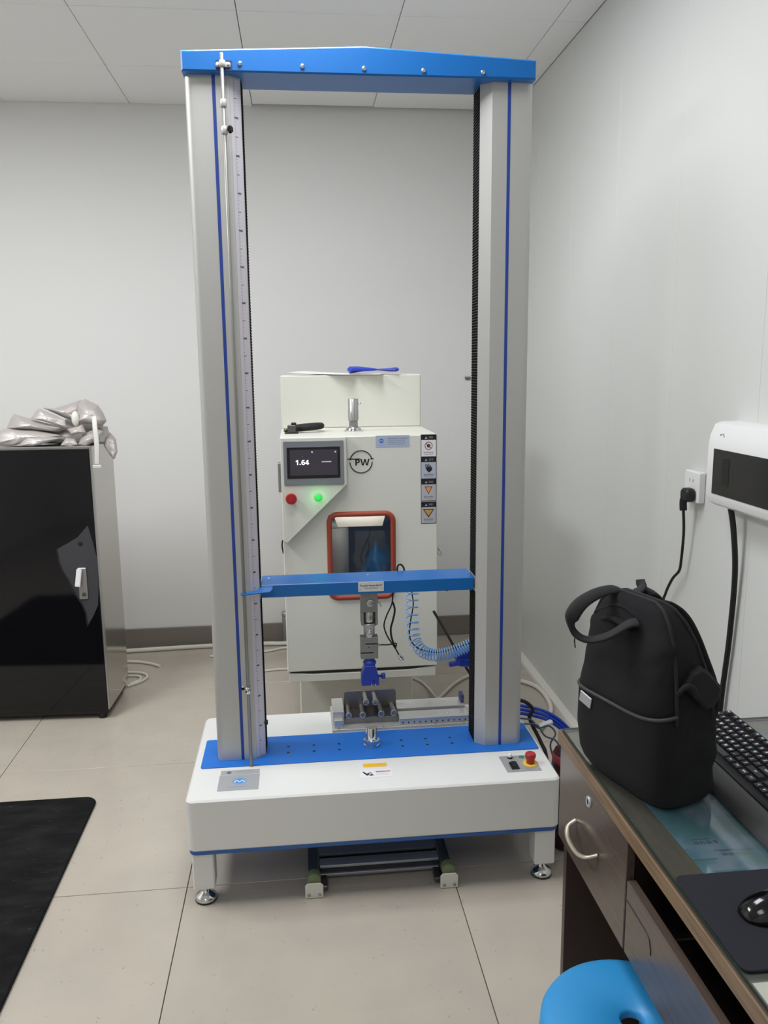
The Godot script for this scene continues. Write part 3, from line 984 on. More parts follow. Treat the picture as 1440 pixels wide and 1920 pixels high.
# ------------------------------------------------------------------ temperature chamber behind
func chamber() -> void:
	var t := thing("test_chamber", "cream temperature test chamber with small screen and orange-gasketed window behind the machine", "test chamber", Vector3(0.024, 0.0, -1.15))
	var F := -0.80
	var st := ST()
	# carcass: sides, top, back, bottom, and a front with a window opening
	var o4 := [Vector2(-0.262, 0.395), Vector2(0.310, 0.395), Vector2(0.310, 1.282), Vector2(-0.262, 1.282)]
	var i4 := [Vector2(-0.095, 0.682), Vector2(0.146, 0.682), Vector2(0.146, 0.993), Vector2(-0.095, 0.993)]
	var c2 := Vector2(0.024, 0.84)
	for k in 4:
		var l := (k + 1) % 4
		var oa: Vector2 = o4[k] + (c2 - o4[k]).sign() * 0.003
		var ob: Vector2 = o4[l] + (c2 - o4[l]).sign() * 0.003
		var out: Vector2 = ((o4[k] + o4[l]) / 2 - c2)
		out = Vector2(signf(out.x), 0) if k % 2 == 1 else Vector2(0, signf(out.y))
		var o3 := Vector3(out.x, out.y, 0)
		var ia: Vector2 = i4[k]
		var ib: Vector2 = i4[l]
		quad(st, Vector3(oa.x, oa.y, F), Vector3(ob.x, ob.y, F), Vector3(ib.x, ib.y, F), Vector3(ia.x, ia.y, F), Vector3(0, 0, 1))
		quad(st, Vector3(ia.x, ia.y, F), Vector3(ib.x, ib.y, F), Vector3(ib.x, ib.y, F - 0.05), Vector3(ia.x, ia.y, F - 0.05), -o3)
		var a3 := Vector3(o4[k].x, o4[k].y, F - 0.003)
		var b3 := Vector3(o4[l].x, o4[l].y, F - 0.003)
		quad(st, Vector3(oa.x, oa.y, F), Vector3(ob.x, ob.y, F), b3, a3, o3 + Vector3(0, 0, 1))
		quad(st, a3, b3, b3 + Vector3(0, 0, -0.747 + 0.0), a3 + Vector3(0, 0, -0.747), o3)
	quad(st, Vector3(-0.262, 0.395, -1.55), Vector3(0.310, 0.395, -1.55), Vector3(0.310, 1.282, -1.55), Vector3(-0.262, 1.282, -1.55), Vector3(0, 0, -1))
	var body := part("body", st, M.cream, t)
	st = ST()
	prism(st, PackedVector2Array([Vector2(-0.256, 0.352), Vector2(0.304, 0.352), Vector2(0.304, 0.391), Vector2(0.2, 0.3815), Vector2(-0.165, 0.3815), Vector2(-0.256, 0.3885)]), -1.55, F - 0.004, 0.002)
	part("bottom_panel", st, M.cream, t)
	st = ST()
	bx(st, -0.25, 0.298, 0.376, 0.396, -1.54, F - 0.012, 0.0)
	part("bottom_joint", st, mat(rgb(60, 58, 54), 0.8), t)
	st = ST()
	bx(st, -0.262, 0.312, 1.282, 1.4955, -1.55, -1.2195, 0.004)
	part("upper_housing", st, M.cream, t)
	# inside of the chamber
	st = ST()
	bx(st, -0.19, -0.185, 0.5, 1.15, -1.4, F - 0.05)
	bx(st, 0.236, 0.241, 0.5, 1.15, -1.4, F - 0.05)
	bx(st, -0.19, 0.241, 0.5, 0.505, -1.4, F - 0.05)
	bx(st, -0.19, 0.241, 1.145, 1.15, -1.4, F - 0.05)
	bx(st, -0.19, 0.241, 0.5, 1.15, -1.405, -1.4)
	part("inner_liner", st, mat(rgb(128, 134, 138), 0.4, 0.3), t)
	st = ST()
	for e in [[0.0, 1.0], [0.003, -1.0]]:
		quad(st, Vector3(-0.078, 0.993, F - 0.085 - e[0]), Vector3(0.130, 0.993, F - 0.085 - e[0]), Vector3(0.109, 0.938, F - 0.052 - e[0]), Vector3(-0.058, 0.938, F - 0.052 - e[0]), Vector3(0, 0.3, 1) * e[1])
	part("inner_baffle", st, mat(rgb(250, 248, 240), 0.5), t)
	# unseen lamp strip above the window, placed to light the interior
	st = ST()
	bx(st, -0.09, 0.142, 1.030, 1.042, F - 0.078, F - 0.056, 0.002)
	var ls := part("unseen_lamp_strip", st, M.lamp, t)
	var sl := AreaLight3D.new()
	sl.name = "lamp"
	sl.area_size = Vector2(0.22, 0.02)
	sl.light_energy = 0.02
	sl.light_color = Color(1.0, 0.98, 0.93)
	sl.area_range = 12.0
	sl.shadow_enabled = true
	ls.add_child(sl)
	sl.transform = Transform3D(Basis(Vector3(1, 0, 0), -PI / 2), Vector3(0.026, 1.0285, F - 0.067) + ls.position * 0.0)
	st = ST()
	prism(st, rrect(0.232, 0.307, 0.022, 6, 0.0255, 0.8375), F - 0.012, F - 0.007, 0.001)
	var gl := mat(Color(0.22, 0.28, 0.36, 0.2), 0.04)
	gl.transparency = BaseMaterial3D.TRANSPARENCY_ALPHA
	part("window_pane", st, gl, t)
	st = ST()
	var loop := PackedVector3Array()
	for p in rrect(0.236, 0.318, 0.030, 8, 0.0255, 0.8365):
		loop.append(Vector3(p.x, p.y, F + 0.002))
	tube(st, loop, 0.0105, 10, true, 0.8)
	var gk := part("window_gasket", st, M.gasket, t)
	gk.set_meta("label", "orange-red rubber window seal")
	# console with screen and buttons
	st = ST()
	prism(st, PackedVector2Array([Vector2(-0.261, 0.905), Vector2(-0.244, 0.902), Vector2(-0.026, 1.110), Vector2(-0.026, 1.2825), Vector2(-0.261, 1.2825)]), F - 0.0002, -0.77, 0.002)
	var con := part("console", st, M.cream, t)
	st = ST()
	prism(st, rrect(0.215, 0.159, 0.004, 3, -0.1435, 1.1915), -0.77, -0.766, 0.0012)
	part("screen_bezel", st, mat(rgb(128, 131, 136), 0.42, 0.2), t)
	st = ST()
	prism(st, rrect(0.190, 0.113, 0.002, 3, -0.144, 1.1925), -0.766, -0.7654, 0.0002)
	part("screen_border", st, M.black_gloss, t)
	var img := canvas(256, 150, rgb(64, 58, 70))
	disc(img, 119, 14, 0, 5, rgb(240, 240, 245))
	disc(img, 244, 14, 0, 5, rgb(230, 230, 238))
	disc(img, 68, 40, 0, 1.6, rgb(200, 190, 200))
	rect(img, 170, 69, 52, 6, rgb(240, 240, 245))
	st = ST()
	quad(st, Vector3(-0.228, 1.1475, -0.7650), Vector3(-0.0585, 1.1475, -0.7650), Vector3(-0.0585, 1.2395, -0.7650), Vector3(-0.228, 1.2395, -0.7650), Vector3(0, 0, 1))
	var sm := mat(Color(0.02, 0.02, 0.02), 0.15)
	sm.emission_enabled = true
	sm.emission_texture = pic(img)
	sm.emission = Color.WHITE
	sm.emission_operator = BaseMaterial3D.EMISSION_OP_MULTIPLY
	sm.emission_energy_multiplier = 0.6
	var scr := part("screen", st, sm, t)
	var dg := mat(Color.WHITE, 0.5)
	dg.emission_enabled = true
	dg.emission = Color(1, 1, 1)
	dg.emission_energy_multiplier = 0.9
	put("readout", txt("1.64", 0.018, true), dg, scr, Transform3D(Basis(), Vector3(-0.185, 1.1945, -0.7646)))
	st = ST()
	lathe(st, [Vector2(0.013, 0.0), Vector2(0.013, 0.012), Vector2(0.019, 0.014), Vector2(0.0205, 0.020), Vector2(0.0195, 0.026), Vector2(0.016, 0.028), Vector2(0.010, 0.0265), Vector2(0.009, 0.028), Vector2(0, 0.028)], 28, Transform3D(Basis(Vector3(1, 0, 0), PI / 2), Vector3(-0.2275, 1.066, -0.77)))
	part("emergency_stop", st, M.red, con).set_meta("label", "round red emergency stop button")
	st = ST()
	lathe(st, [Vector2(0.0135, 0.0), Vector2(0.0135, 0.004), Vector2(0.012, 0.006), Vector2(0.0105, 0.006)], 24, Transform3D(Basis(Vector3(1, 0, 0), PI / 2), Vector3(-0.131, 1.067, -0.77)))
	part("button_ring", st, M.steel, con)
	st = ST()
	lathe(st, [Vector2(0.0107, 0.0), Vector2(0.0107, 0.007), Vector2(0.009, 0.0085), Vector2(0, 0.009)], 24, Transform3D(Basis(Vector3(1, 0, 0), PI / 2), Vector3(-0.131, 1.067, -0.77)))
	var gm := mat(rgb(20, 150, 60), 0.3)
	gm.emission_enabled = true
	gm.emission = rgb(30, 220, 80)
	gm.emission_energy_multiplier = 0.55
	var gb := part("power_button", st, gm, con)
	gb.set_meta("label", "round green lit power button")
	var ol := OmniLight3D.new()
	ol.name = "button_light"
	ol.light_color = rgb(40, 255, 90)
	ol.light_energy = 0.0012
	ol.omni_range = 4.0
	ol.light_size = 0.02
	ol.shadow_enabled = true
	con.add_child(ol)
	ol.position = con.transform.affine_inverse() * (t.transform.affine_inverse() * Vector3(-0.131, 1.067, -0.755))
	# ring emblem with two letters
	st = ST()
	var c := Vector3(0.0285, 1.188, F)
	for seg in [[0.20, PI - 0.17], [PI + 0.02, TAU - 0.02]]:
		var pts := PackedVector3Array()
		for k in 33:
			var a: float = lerpf(seg[0], seg[1], k / 32.0)
			pts.append(c + Vector3(cos(a) * 0.0405, sin(a) * 0.0405, 0.0005))
		tube(st, pts, 0.0019, 6)
	box(st, c + Vector3(-0.026, 0.0105, 0.0005), Vector3(0.046, 0.003, 0.001))
	box(st, c + Vector3(0.040, 0.0105, 0.0005), Vector3(0.012, 0.003, 0.001))
	var lg := part("emblem", st, M.black, t)
	put("lettering", txt("PW", 0.0235, true), M.black, lg, Transform3D(Basis().scaled(Vector3(1.12, 1, 1)), c + Vector3(0.004, -0.0015, 0.0006)))
	# plates and warning labels
	var rng := RandomNumberGenerator.new()
	rng.seed = 33
	img = canvas(256, 88, rgb(170, 180, 200))
	disc(img, 44, 40, 0, 17, rgb(58, 110, 190))
	rect(img, 32, 37, 24, 5, rgb(190, 205, 225))
	glyphs(img, rng, 26, 68, 4, 7, rgb(110, 140, 185))
	glyphs(img, rng, 92, 20, 15, 8, rgb(74, 84, 110))
	for k in 3:
		glyphs(img, rng, 92, 36 + k * 14, 19, 5, rgb(104, 114, 140))
	stuck("maker_plate", 0.1445, 1.2605, F, 0.124, 0.043, picmat(img, 0.4), t)
	var labels := [[1.2425, rgb(226, 222, 224)], [1.161, rgb(176, 182, 196)], [1.0785, rgb(178, 178, 184)], [0.9935, rgb(176, 174, 182)]]
	for k in 4:
		img = canvas(96, 132, rgb(16, 17, 22))
		rect(img, 3, 32, 90, 97, labels[k][1])
		filled(img, PackedVector2Array([Vector2(24, 25), Vector2(32, 11), Vector2(40, 25)]), rgb(170, 172, 176))
		glyphs(img, rng, 48, 11, 2, 12, rgb(190, 190, 194))
		if k == 0:
			disc(img, 47, 66, 20, 24, rgb(96, 50, 54))
			disc(img, 47, 66, 0, 11, rgb(70, 40, 46))
			stroke(img, Vector2(32, 52), Vector2(62, 80), 4, rgb(96, 50, 54))
		elif k == 1:
			filled(img, PackedVector2Array([Vector2(28, 66), Vector2(46, 58), Vector2(68, 62), Vector2(70, 78), Vector2(52, 94), Vector2(38, 84)]), rgb(22, 24, 34))
			for q in 4:
				stroke(img, Vector2(36 + q * 9, 72), Vector2(27 + q * 10, 46 - (q % 3) * 3 + q), 5, rgb(22, 24, 34))
		else:
			var w := 25 if k == 2 else 35
			filled(img, PackedVector2Array([Vector2(47 - w, 44), Vector2(47 + w, 44), Vector2(47, 92 + (k - 2) * 4)]), rgb(120, 62, 50) if k == 2 else rgb(26, 24, 20))
			filled(img, PackedVector2Array([Vector2(47 - w + 8, 49), Vector2(47 + w - 8, 49), Vector2(47, 84 + (k - 2) * 2)]), rgb(222, 152, 96) if k == 2 else rgb(196, 150, 70))
		glyphs(img, rng, 18, 102, 6, 8, rgb(58, 56, 66))
		glyphs(img, rng, 22, 114, 9, 4, rgb(100, 100, 108))
		stuck("warning_label", 0.2775, labels[k][0] - 0.001, F, 0.058, 0.0825, picmat(img, 0.5), t, Basis(), 0.001)
	# flanged post on the top
	st = ST()
	var pf := Transform3D(Basis(), Vector3(0.0185, 1.282, -1.03))
	lathe(st, [Vector2(0.040, 0.0), Vector2(0.040, 0.004), Vector2(0.031, 0.0055), Vector2(0.030, 0.011), Vector2(0.025, 0.017), Vector2(0.020, 0.019), Vector2(0.0165, 0.020)], 32, pf)
	var pfl := part("post_flange", st, M.chrome, t)
	st = ST()
	bx(st, 0.0025, 0.0345, 1.300, 1.325, -1.046, -1.014, 0.001)
	part("post_square", st, M.grey_metal, pfl)
	st = ST()
	lathe(st, [Vector2(0.0205, 0.042), Vector2(0.0205, 0.082), Vector2(0.0198, 0.083), Vector2(0.0198, 0.1235), Vector2(0.0188, 0.1245), Vector2(0, 0.1245)], 32, pf)
	part("post", st, M.steel, pfl)
	st = ST()
	cyl(st, 0.004, 0.0, 0.012, 0.001, 12, along(Vector3(0.038, 1.388, -1.03), Vector3.RIGHT))
	part("post_pin", st, M.chrome, pfl)
	# hinge plate on the left, latch on the right
	st = ST()
	bx(st, -0.275, -0.2615, 1.07, 1.18, -0.93, -0.885, 0.002)
	part("side_plate", st, M.grey_metal, t)
	st = ST()
	tube(st, curve([Vector3(-0.262, 0.893, -0.86), Vector3(-0.2665, 0.888, -0.86), Vector3(-0.268, 0.868, -0.86), Vector3(-0.264, 0.842, -0.86)], 5), 0.003, 7)
	part("side_cord", st, M.black, t)
	st = ST()
	tube(st, curve([Vector3(0.309, 0.858, -0.87), Vector3(0.321, 0.846, -0.868), Vector3(0.324, 0.822, -0.866), Vector3(0.333, 0.815, -0.865), Vector3(0.336, 0.826, -0.866), Vector3(0.318, 0.854, -0.868)], 5), 0.004, 8)
	bx(st, 0.309, 0.318, 0.8, 0.86, -0.88, -0.862, 0.002)
	part("latch", st, M.chrome, t)
	st = ST()
	tube(st, PackedVector3Array([Vector3(0.314, 0.808, -0.872), Vector3(0.314, 0.762, -0.872), Vector3(0.328, 0.744, -0.866)]), 0.005, 8)
	part("latch_bar", st, M.black, t)
	# stand that carries the chamber on the rails
	st = ST()
	bx(st, -0.22, 0.26, 0.075, 0.353, -1.5, -1.12, 0.006)
	part("stand", st, M.cream, t)
	for p in [[-0.19, -1.17], [0.23, -1.17], [-0.19, -1.45], [0.23, -1.45]]:
		st = ST()
		cyl(st, 0.022, 0.0, 0.076, 0.003, 20, Transform3D(Basis(), Vector3(p[0], 0, p[1])))
		part("stand_foot", st, M.rubber, t)

	# things on the top
	var pp := thing("paper_sheets", "white paper sheets lying on top of the cream chamber's upper housing", "paper", Vector3(0, 1.496, -1.3))
	st = ST()
	box(st, Vector3(0.040, 1.4972, -1.325), Vector3(0.297, 0.0016, 0.21), 0.0003, Basis(Vector3.UP, -0.38))
	part("sheet", st, M.paper, pp)
	st = ST()
	var rows := []
	for i in 9:
		var line := []
		for j in 9:
			var p := Vector3((j / 8.0 - 0.5) * 0.297, 0, (i / 8.0 - 0.5) * 0.21)
			p = Basis(Vector3.UP, -0.52) * p + Vector3(-0.055, 1.4992, -1.33)
			p.y += 0.011 * pow(1.0 - j / 8.0, 2) + 0.002 * sin(i * 0.6)
			line.append(p)
		rows.append(line)
	grid(st, rows)
	part("sheet", st, M.paper, pp)
	st = ST()
	rows = []
	for i in 25:
		var u := i / 24.0
		var half := 0.0035 + 0.010 * pow(absf(u - 0.56) * 1.9, 0.9)
		if u > 0.56:
			half *= 0.72
		var ctr := Vector3(lerpf(0.013, 0.222, u), 1.5175 - 0.003 * u, -1.24 + 0.02 * u)
		if u < 0.02 or u > 0.98:
			half *= 0.4
		var line := []
		for k in 14:
			var a := TAU * k / 14
			line.append(ctr + Vector3(0, sin(a) * half * (1.0 + 0.25 * sin(3 * a + u * 9)), cos(a) * half * 2.6))
		rows.append(line)
	grid(st, rows, true, Vector3(0.12, 1.51, -1.23))
	single("folded_film", st, mat(rgb(42, 66, 190), 0.35), "blue twisted film bundle lying on the paper above the chamber", "film")
	var cl := thing("hose_clamp", "black padded ring with grey metal clamp lying on the chamber top", "clamp", Vector3(-0.18, 1.282, -1.03))
	st = ST()
	var ring := []
	for k in 20:
		var a := TAU * k / 20
		ring.append(Vector3(-0.158 + cos(a) * 0.052, 1.3005 + 0.004 * cos(a - 0.3), -1.04 + sin(a) * 0.045))
	tube(st, curve(ring, 3, true), 0.0125, 10, true)
	part("padded_ring", st, M.rubber, cl)
	st = ST()
	bx(st, -0.236, -0.205, 1.2865, 1.314, -0.985, -0.955, 0.002)
	cyl(st, 0.006, 0.0, 0.014, 0.001, 12, along(Vector3(-0.236, 1.294, -0.97), Vector3.LEFT))
	part("clamp_body", st, M.dark_steel, cl)
	st = ST()
	bx(st, -0.247, -0.195, 1.282, 1.2866, -0.99, -0.95, 0.001)
	cyl(st, 0.010, 1.313, 1.323, 0.003, 16, Transform3D(Basis(), Vector3(-0.212, 0, -0.975)))
	part("clamp_foot", st, M.black, cl)
	# things seen through the window
	var jar := thing("white_jar", "white plastic jar standing inside the chamber behind the window", "jar", Vector3(-0.07, 0.505, -1.05))
	st = ST()
	lathe(st, [Vector2(0, 0.505), Vector2(0.055, 0.505), Vector2(0.058, 0.51), Vector2(0.058, 0.89), Vector2(0.052, 0.905)], 28, Transform3D(Basis(), Vector3(-0.065, 0, -1.05)))
	part("jar_body", st, M.plastic, jar)
	st = ST()
	cyl(st, 0.056, 0.903, 0.925, 0.003, 28, Transform3D(Basis(), Vector3(-0.065, 0, -1.05)))
	part("jar_lid", st, M.plastic, jar)
	st = ST()
	rows = []
	var bn := FastNoiseLite.new()
	bn.seed = 9
	bn.frequency = 9.0
	for i in 15:
		var f := i / 14.0
		var line := []
		for k in 24:
			var a := TAU * k / 24
			var r := sin(clampf(0.12 + f * 0.95, 0, 1) * PI) * 0.085 + 0.004
			var p := Vector3(0.105 + cos(a) * r, 0.506 + f * 0.33, -1.08 + sin(a) * r)
			line.append(p + Vector3(cos(a), 0, sin(a)) * bn.get_noise_3dv(p) * 0.03)
		rows.append(line)
	grid(st, rows, true, Vector3(0.105, 0.66, -1.08))
	single("blue_bag", st, mat(rgb(40, 120, 190), 0.3), "crumpled blue plastic bag inside the chamber at the right of the window", "bag")

# ------------------------------------------------------------------ black cabinet at the left
func cabinet() -> void:
	var t := thing("cabinet", "black glass-fronted cabinet with polished steel side at the left of the room", "cabinet", Vector3(-1.06, 0, -1.362))
	t.rotation.y = -0.045
	var T := t.transform
	var W := 0.60
	var D := 0.335
	var H := 1.213
	var sm := mat(rgb(196, 193, 186), 0.13, 0.95)
	var st := ST()
	box(st, Vector3(-W / 2, 0.045 + (H - 0.045) / 2, -D / 2 - 0.012), Vector3(W, H - 0.045, D - 0.012), 0.003)
	put("carcass", st.commit(), sm, t, T)
	st = ST()
	box(st, Vector3(-W / 2 - 0.004, 0.05 + (H - 0.062) / 2, -0.009), Vector3(W - 0.008, H - 0.062, 0.018), 0.002)
	var bgm := mat(rgb(13, 13, 17), 0.06)
	bgm.metallic_specular = 0.45
	var door := put("glass_door", st.commit(), bgm, t, T)
	st = ST()
	box(st, Vector3(-0.0035, 0.045 + (H - 0.045) / 2, -0.010), Vector3(0.007, H - 0.05, 0.022), 0.002)
	put("door_edge", st.commit(), M.steel, t, T)
	st = ST()
	box(st, Vector3(-W / 2, 1.2105, -0.010), Vector3(W, 0.005, 0.022), 0.001)
	put("top_trim", st.commit(), M.steel, t, T)
	st = ST()
	box(st, Vector3(-W / 2, 0.034, -D / 2), Vector3(W - 0.02, 0.024, D - 0.03), 0.002)
	put("plinth", st.commit(), M.black, t, T)
	for p in [[-0.04, -0.03], [-0.56, -0.03], [-0.04, -0.3], [-0.56, -0.3]]:
		st = ST()
		cyl(st, 0.018, 0.0, 0.024, 0.003, 16, Transform3D(Basis(), Vector3(p[0], 0, p[1])))
		put("foot", st.commit(), M.rubber, t, T)
	# peeling protective film and the handle
	var film := PackedVector2Array([Vector2(-0.172, 0.777), Vector2(-0.128, 0.800), Vector2(-0.080, 0.828), Vector2(-0.035, 0.877), Vector2(-0.018, 0.80), Vector2(-0.006, 0.726), Vector2(-0.008, 0.62), Vector2(-0.016, 0.527), Vector2(-0.04, 0.478), Vector2(-0.067, 0.434), Vector2(-0.070, 0.49), Vector2(-0.081, 0.528), Vector2(-0.115, 0.590), Vector2(-0.136, 0.647), Vector2(-0.158, 0.69), Vector2(-0.168, 0.73)])
	st = ST()
	prism(st, film, 0.0002, 0.0012, 0.0004)
	put("protective_film", st.commit(), mat(rgb(62, 62, 66), 0.35), door, T)
	st = ST()
	var edge := PackedVector3Array()
	for p in film.slice(9, 16):
		edge.append(Vector3(p.x, p.y, 0.002))
	edge.append(Vector3(film[0].x, film[0].y, 0.002))
	tube(st, edge, 0.003, 6)
	put("film_curl", st.commit(), mat(rgb(30, 30, 34), 0.3), door, T)
	st = ST()
	cyl(st, 0.010, 0.0, 0.002, 0.0004, 16, Transform3D(Basis(Vector3(1, 0, 0), PI / 2), Vector3(-0.071, 0.800, 0.0008)))
	put("lock_hole", st.commit(), M.black, door, T)
	st = ST()
	box(st, Vector3(-0.073, 0.625, 0.004), Vector3(0.036, 0.138, 0.008), 0.002)
	var hp := put("handle_plate", st.commit(), M.steel, door, T)
	st = ST()
	box(st, Vector3(-0.084, 0.654, 0.022), Vector3(0.022, 0.075, 0.010), 0.002, Basis(Vector3(0, 0, 1), -0.13) * Basis(Vector3(1, 0, 0), -0.12))
	put("handle_lever", st.commit(), M.plastic, door, T)
	st = ST()
	cyl(st, 0.009, 0.0, 0.003, 0.0006, 16, Transform3D(Basis(Vector3(1, 0, 0), PI / 2), Vector3(-0.07, 0.578, 0.008)))
	put("lock_barrel", st.commit(), M.dark_steel, door, T)

	# crumpled silver cover on the top
	var cv := thing("dust_cover", "crumpled silver fabric dust cover heaped on top of the black cabinet", "cover", Vector3(-1.24, 1.213, -1.5))
	var fm := mat(rgb(176, 170, 166), 0.42, 0.2)
	fm.cull_mode = BaseMaterial3D.CULL_DISABLED
	st = ST()
	var nz := FastNoiseLite.new()
	nz.seed = 3
	nz.frequency = 5.0
	# folded lobes of the cover: outline corners (metres in x and y), depth and thickness
	var lobes := [
		[[-25, 834, 0, 806, 20, 800, 70, 804, 118, 814, 105, 820, 60, 826, 30, 834], -1.425, 0.032],
		[[14, 803, 20, 786, 26, 775, 60, 784, 100, 795, 132, 800, 112, 808, 60, 804], -1.46, 0.045],
		[[63, 782, 76, 763, 100, 772, 127, 784, 130, 797, 110, 793, 82, 786], -1.44, 0.022],
		[[78, 763, 100, 764, 150, 747, 158, 760, 150, 790, 124, 783], -1.50, 0.045],
		[[146, 754, 160, 744, 186, 756, 196, 769, 204, 786, 196, 796, 170, 792, 146, 790], -1.47, 0.055],
		[[42, 834, 52, 816, 90, 815, 122, 818, 100, 826, 70, 834], -1.405, 0.026],
		[[132, 802, 160, 792, 168, 808, 140, 812], -1.42, 0.018],
		[[150, 832, 158, 812, 185, 800, 197, 806, 192, 822, 165, 834], -1.43, 0.025],
		[[197, 820, 206, 809, 218, 822, 222, 846, 216, 861, 207, 852, 195, 835], -1.455, 0.022],
		[[120, 832, 130, 818, 146, 820, 153, 830, 140, 834], -1.40, 0.016],
		[[-20, 834, 40, 800, 120, 786, 196, 800, 206, 834, 100, 834], -1.53, 0.07]]
	for lo in lobes:
		var corners := []
		for k in range(0, lo[0].size(), 2):
			corners.append(Vector2(-1.451 + 0.002176 * lo[0][k], 1.217 - 0.00217 * (lo[0][k + 1] - 835) - 0.00006 * lo[0][k]))
		var edge_pts := []
		var mid2 := Vector2.ZERO
		for k in corners.size():
			var e0: Vector2 = corners[k]
			var e1: Vector2 = corners[(k + 1) % corners.size()]
			mid2 += e0 / corners.size()
			for q in 6:
				edge_pts.append(e0.lerp(e1, q / 6.0))
		for side in [1.0, -1.0]:
			var rows := []
			for i in 9:
				var sh := 1.0 - i / 8.0 * 0.985
				var line := []
				for e in edge_pts:
					var p2: Vector2 = mid2 + (e - mid2) * sh
					var p := Vector3(p2.x, p2.y, lo[1])
					p.z += side * lo[2] * pow(1.0 - sh * sh, 0.6) + nz.get_noise_2d(p2.x * 1.2, p2.y * 2.2) * 0.014 * (1.0 - sh * sh) + (p2.y - mid2.y) * -0.5
					line.append(p)
				rows.append(line)
			grid(st, rows, true, Vector3(mid2.x, mid2.y, lo[1] - side * 0.3))
	st.index()
	part("fabric", st, fm, cv)
	st = ST()
	tube(st, curve([Vector3(-1.045, 1.335, -1.40), Vector3(-1.038, 1.29, -1.372), Vector3(-1.032, 1.22, -1.356), Vector3(-1.036, 1.14, -1.352)], 6), 0.0105, 8, false, 0.18, Vector3(0, 0.3, 1))
	part("strap", st, mat(rgb(206, 206, 198), 0.5), cv)
	st = ST()
	box(st, Vector3(-1.036, 1.128, -1.353), Vector3(0.036, 0.014, 0.006), 0.002)
	part("strap_end", st, mat(rgb(206, 206, 198), 0.5), cv)
	st = ST()
	rows_blob(st, Vector3(-1.128, 1.325, -1.425), Vector3(0.016, 0.032, 0.014))
	part("toggle", st, mat(rgb(225, 224, 214), 0.4), cv)

func rows_blob(st: SurfaceTool, c: Vector3, r: Vector3) -> void:
	var rows := []
	for i in 11:
		var b := PI * i / 10.0
		var line := []
		for k in 16:
			var a := TAU * k / 16
			line.append(c + Vector3(cos(a) * sin(b + 0.0001) * r.x, cos(b) * r.y, sin(a) * sin(b + 0.0001) * r.z))
		rows.append(line)
	grid(st, rows, true, c)

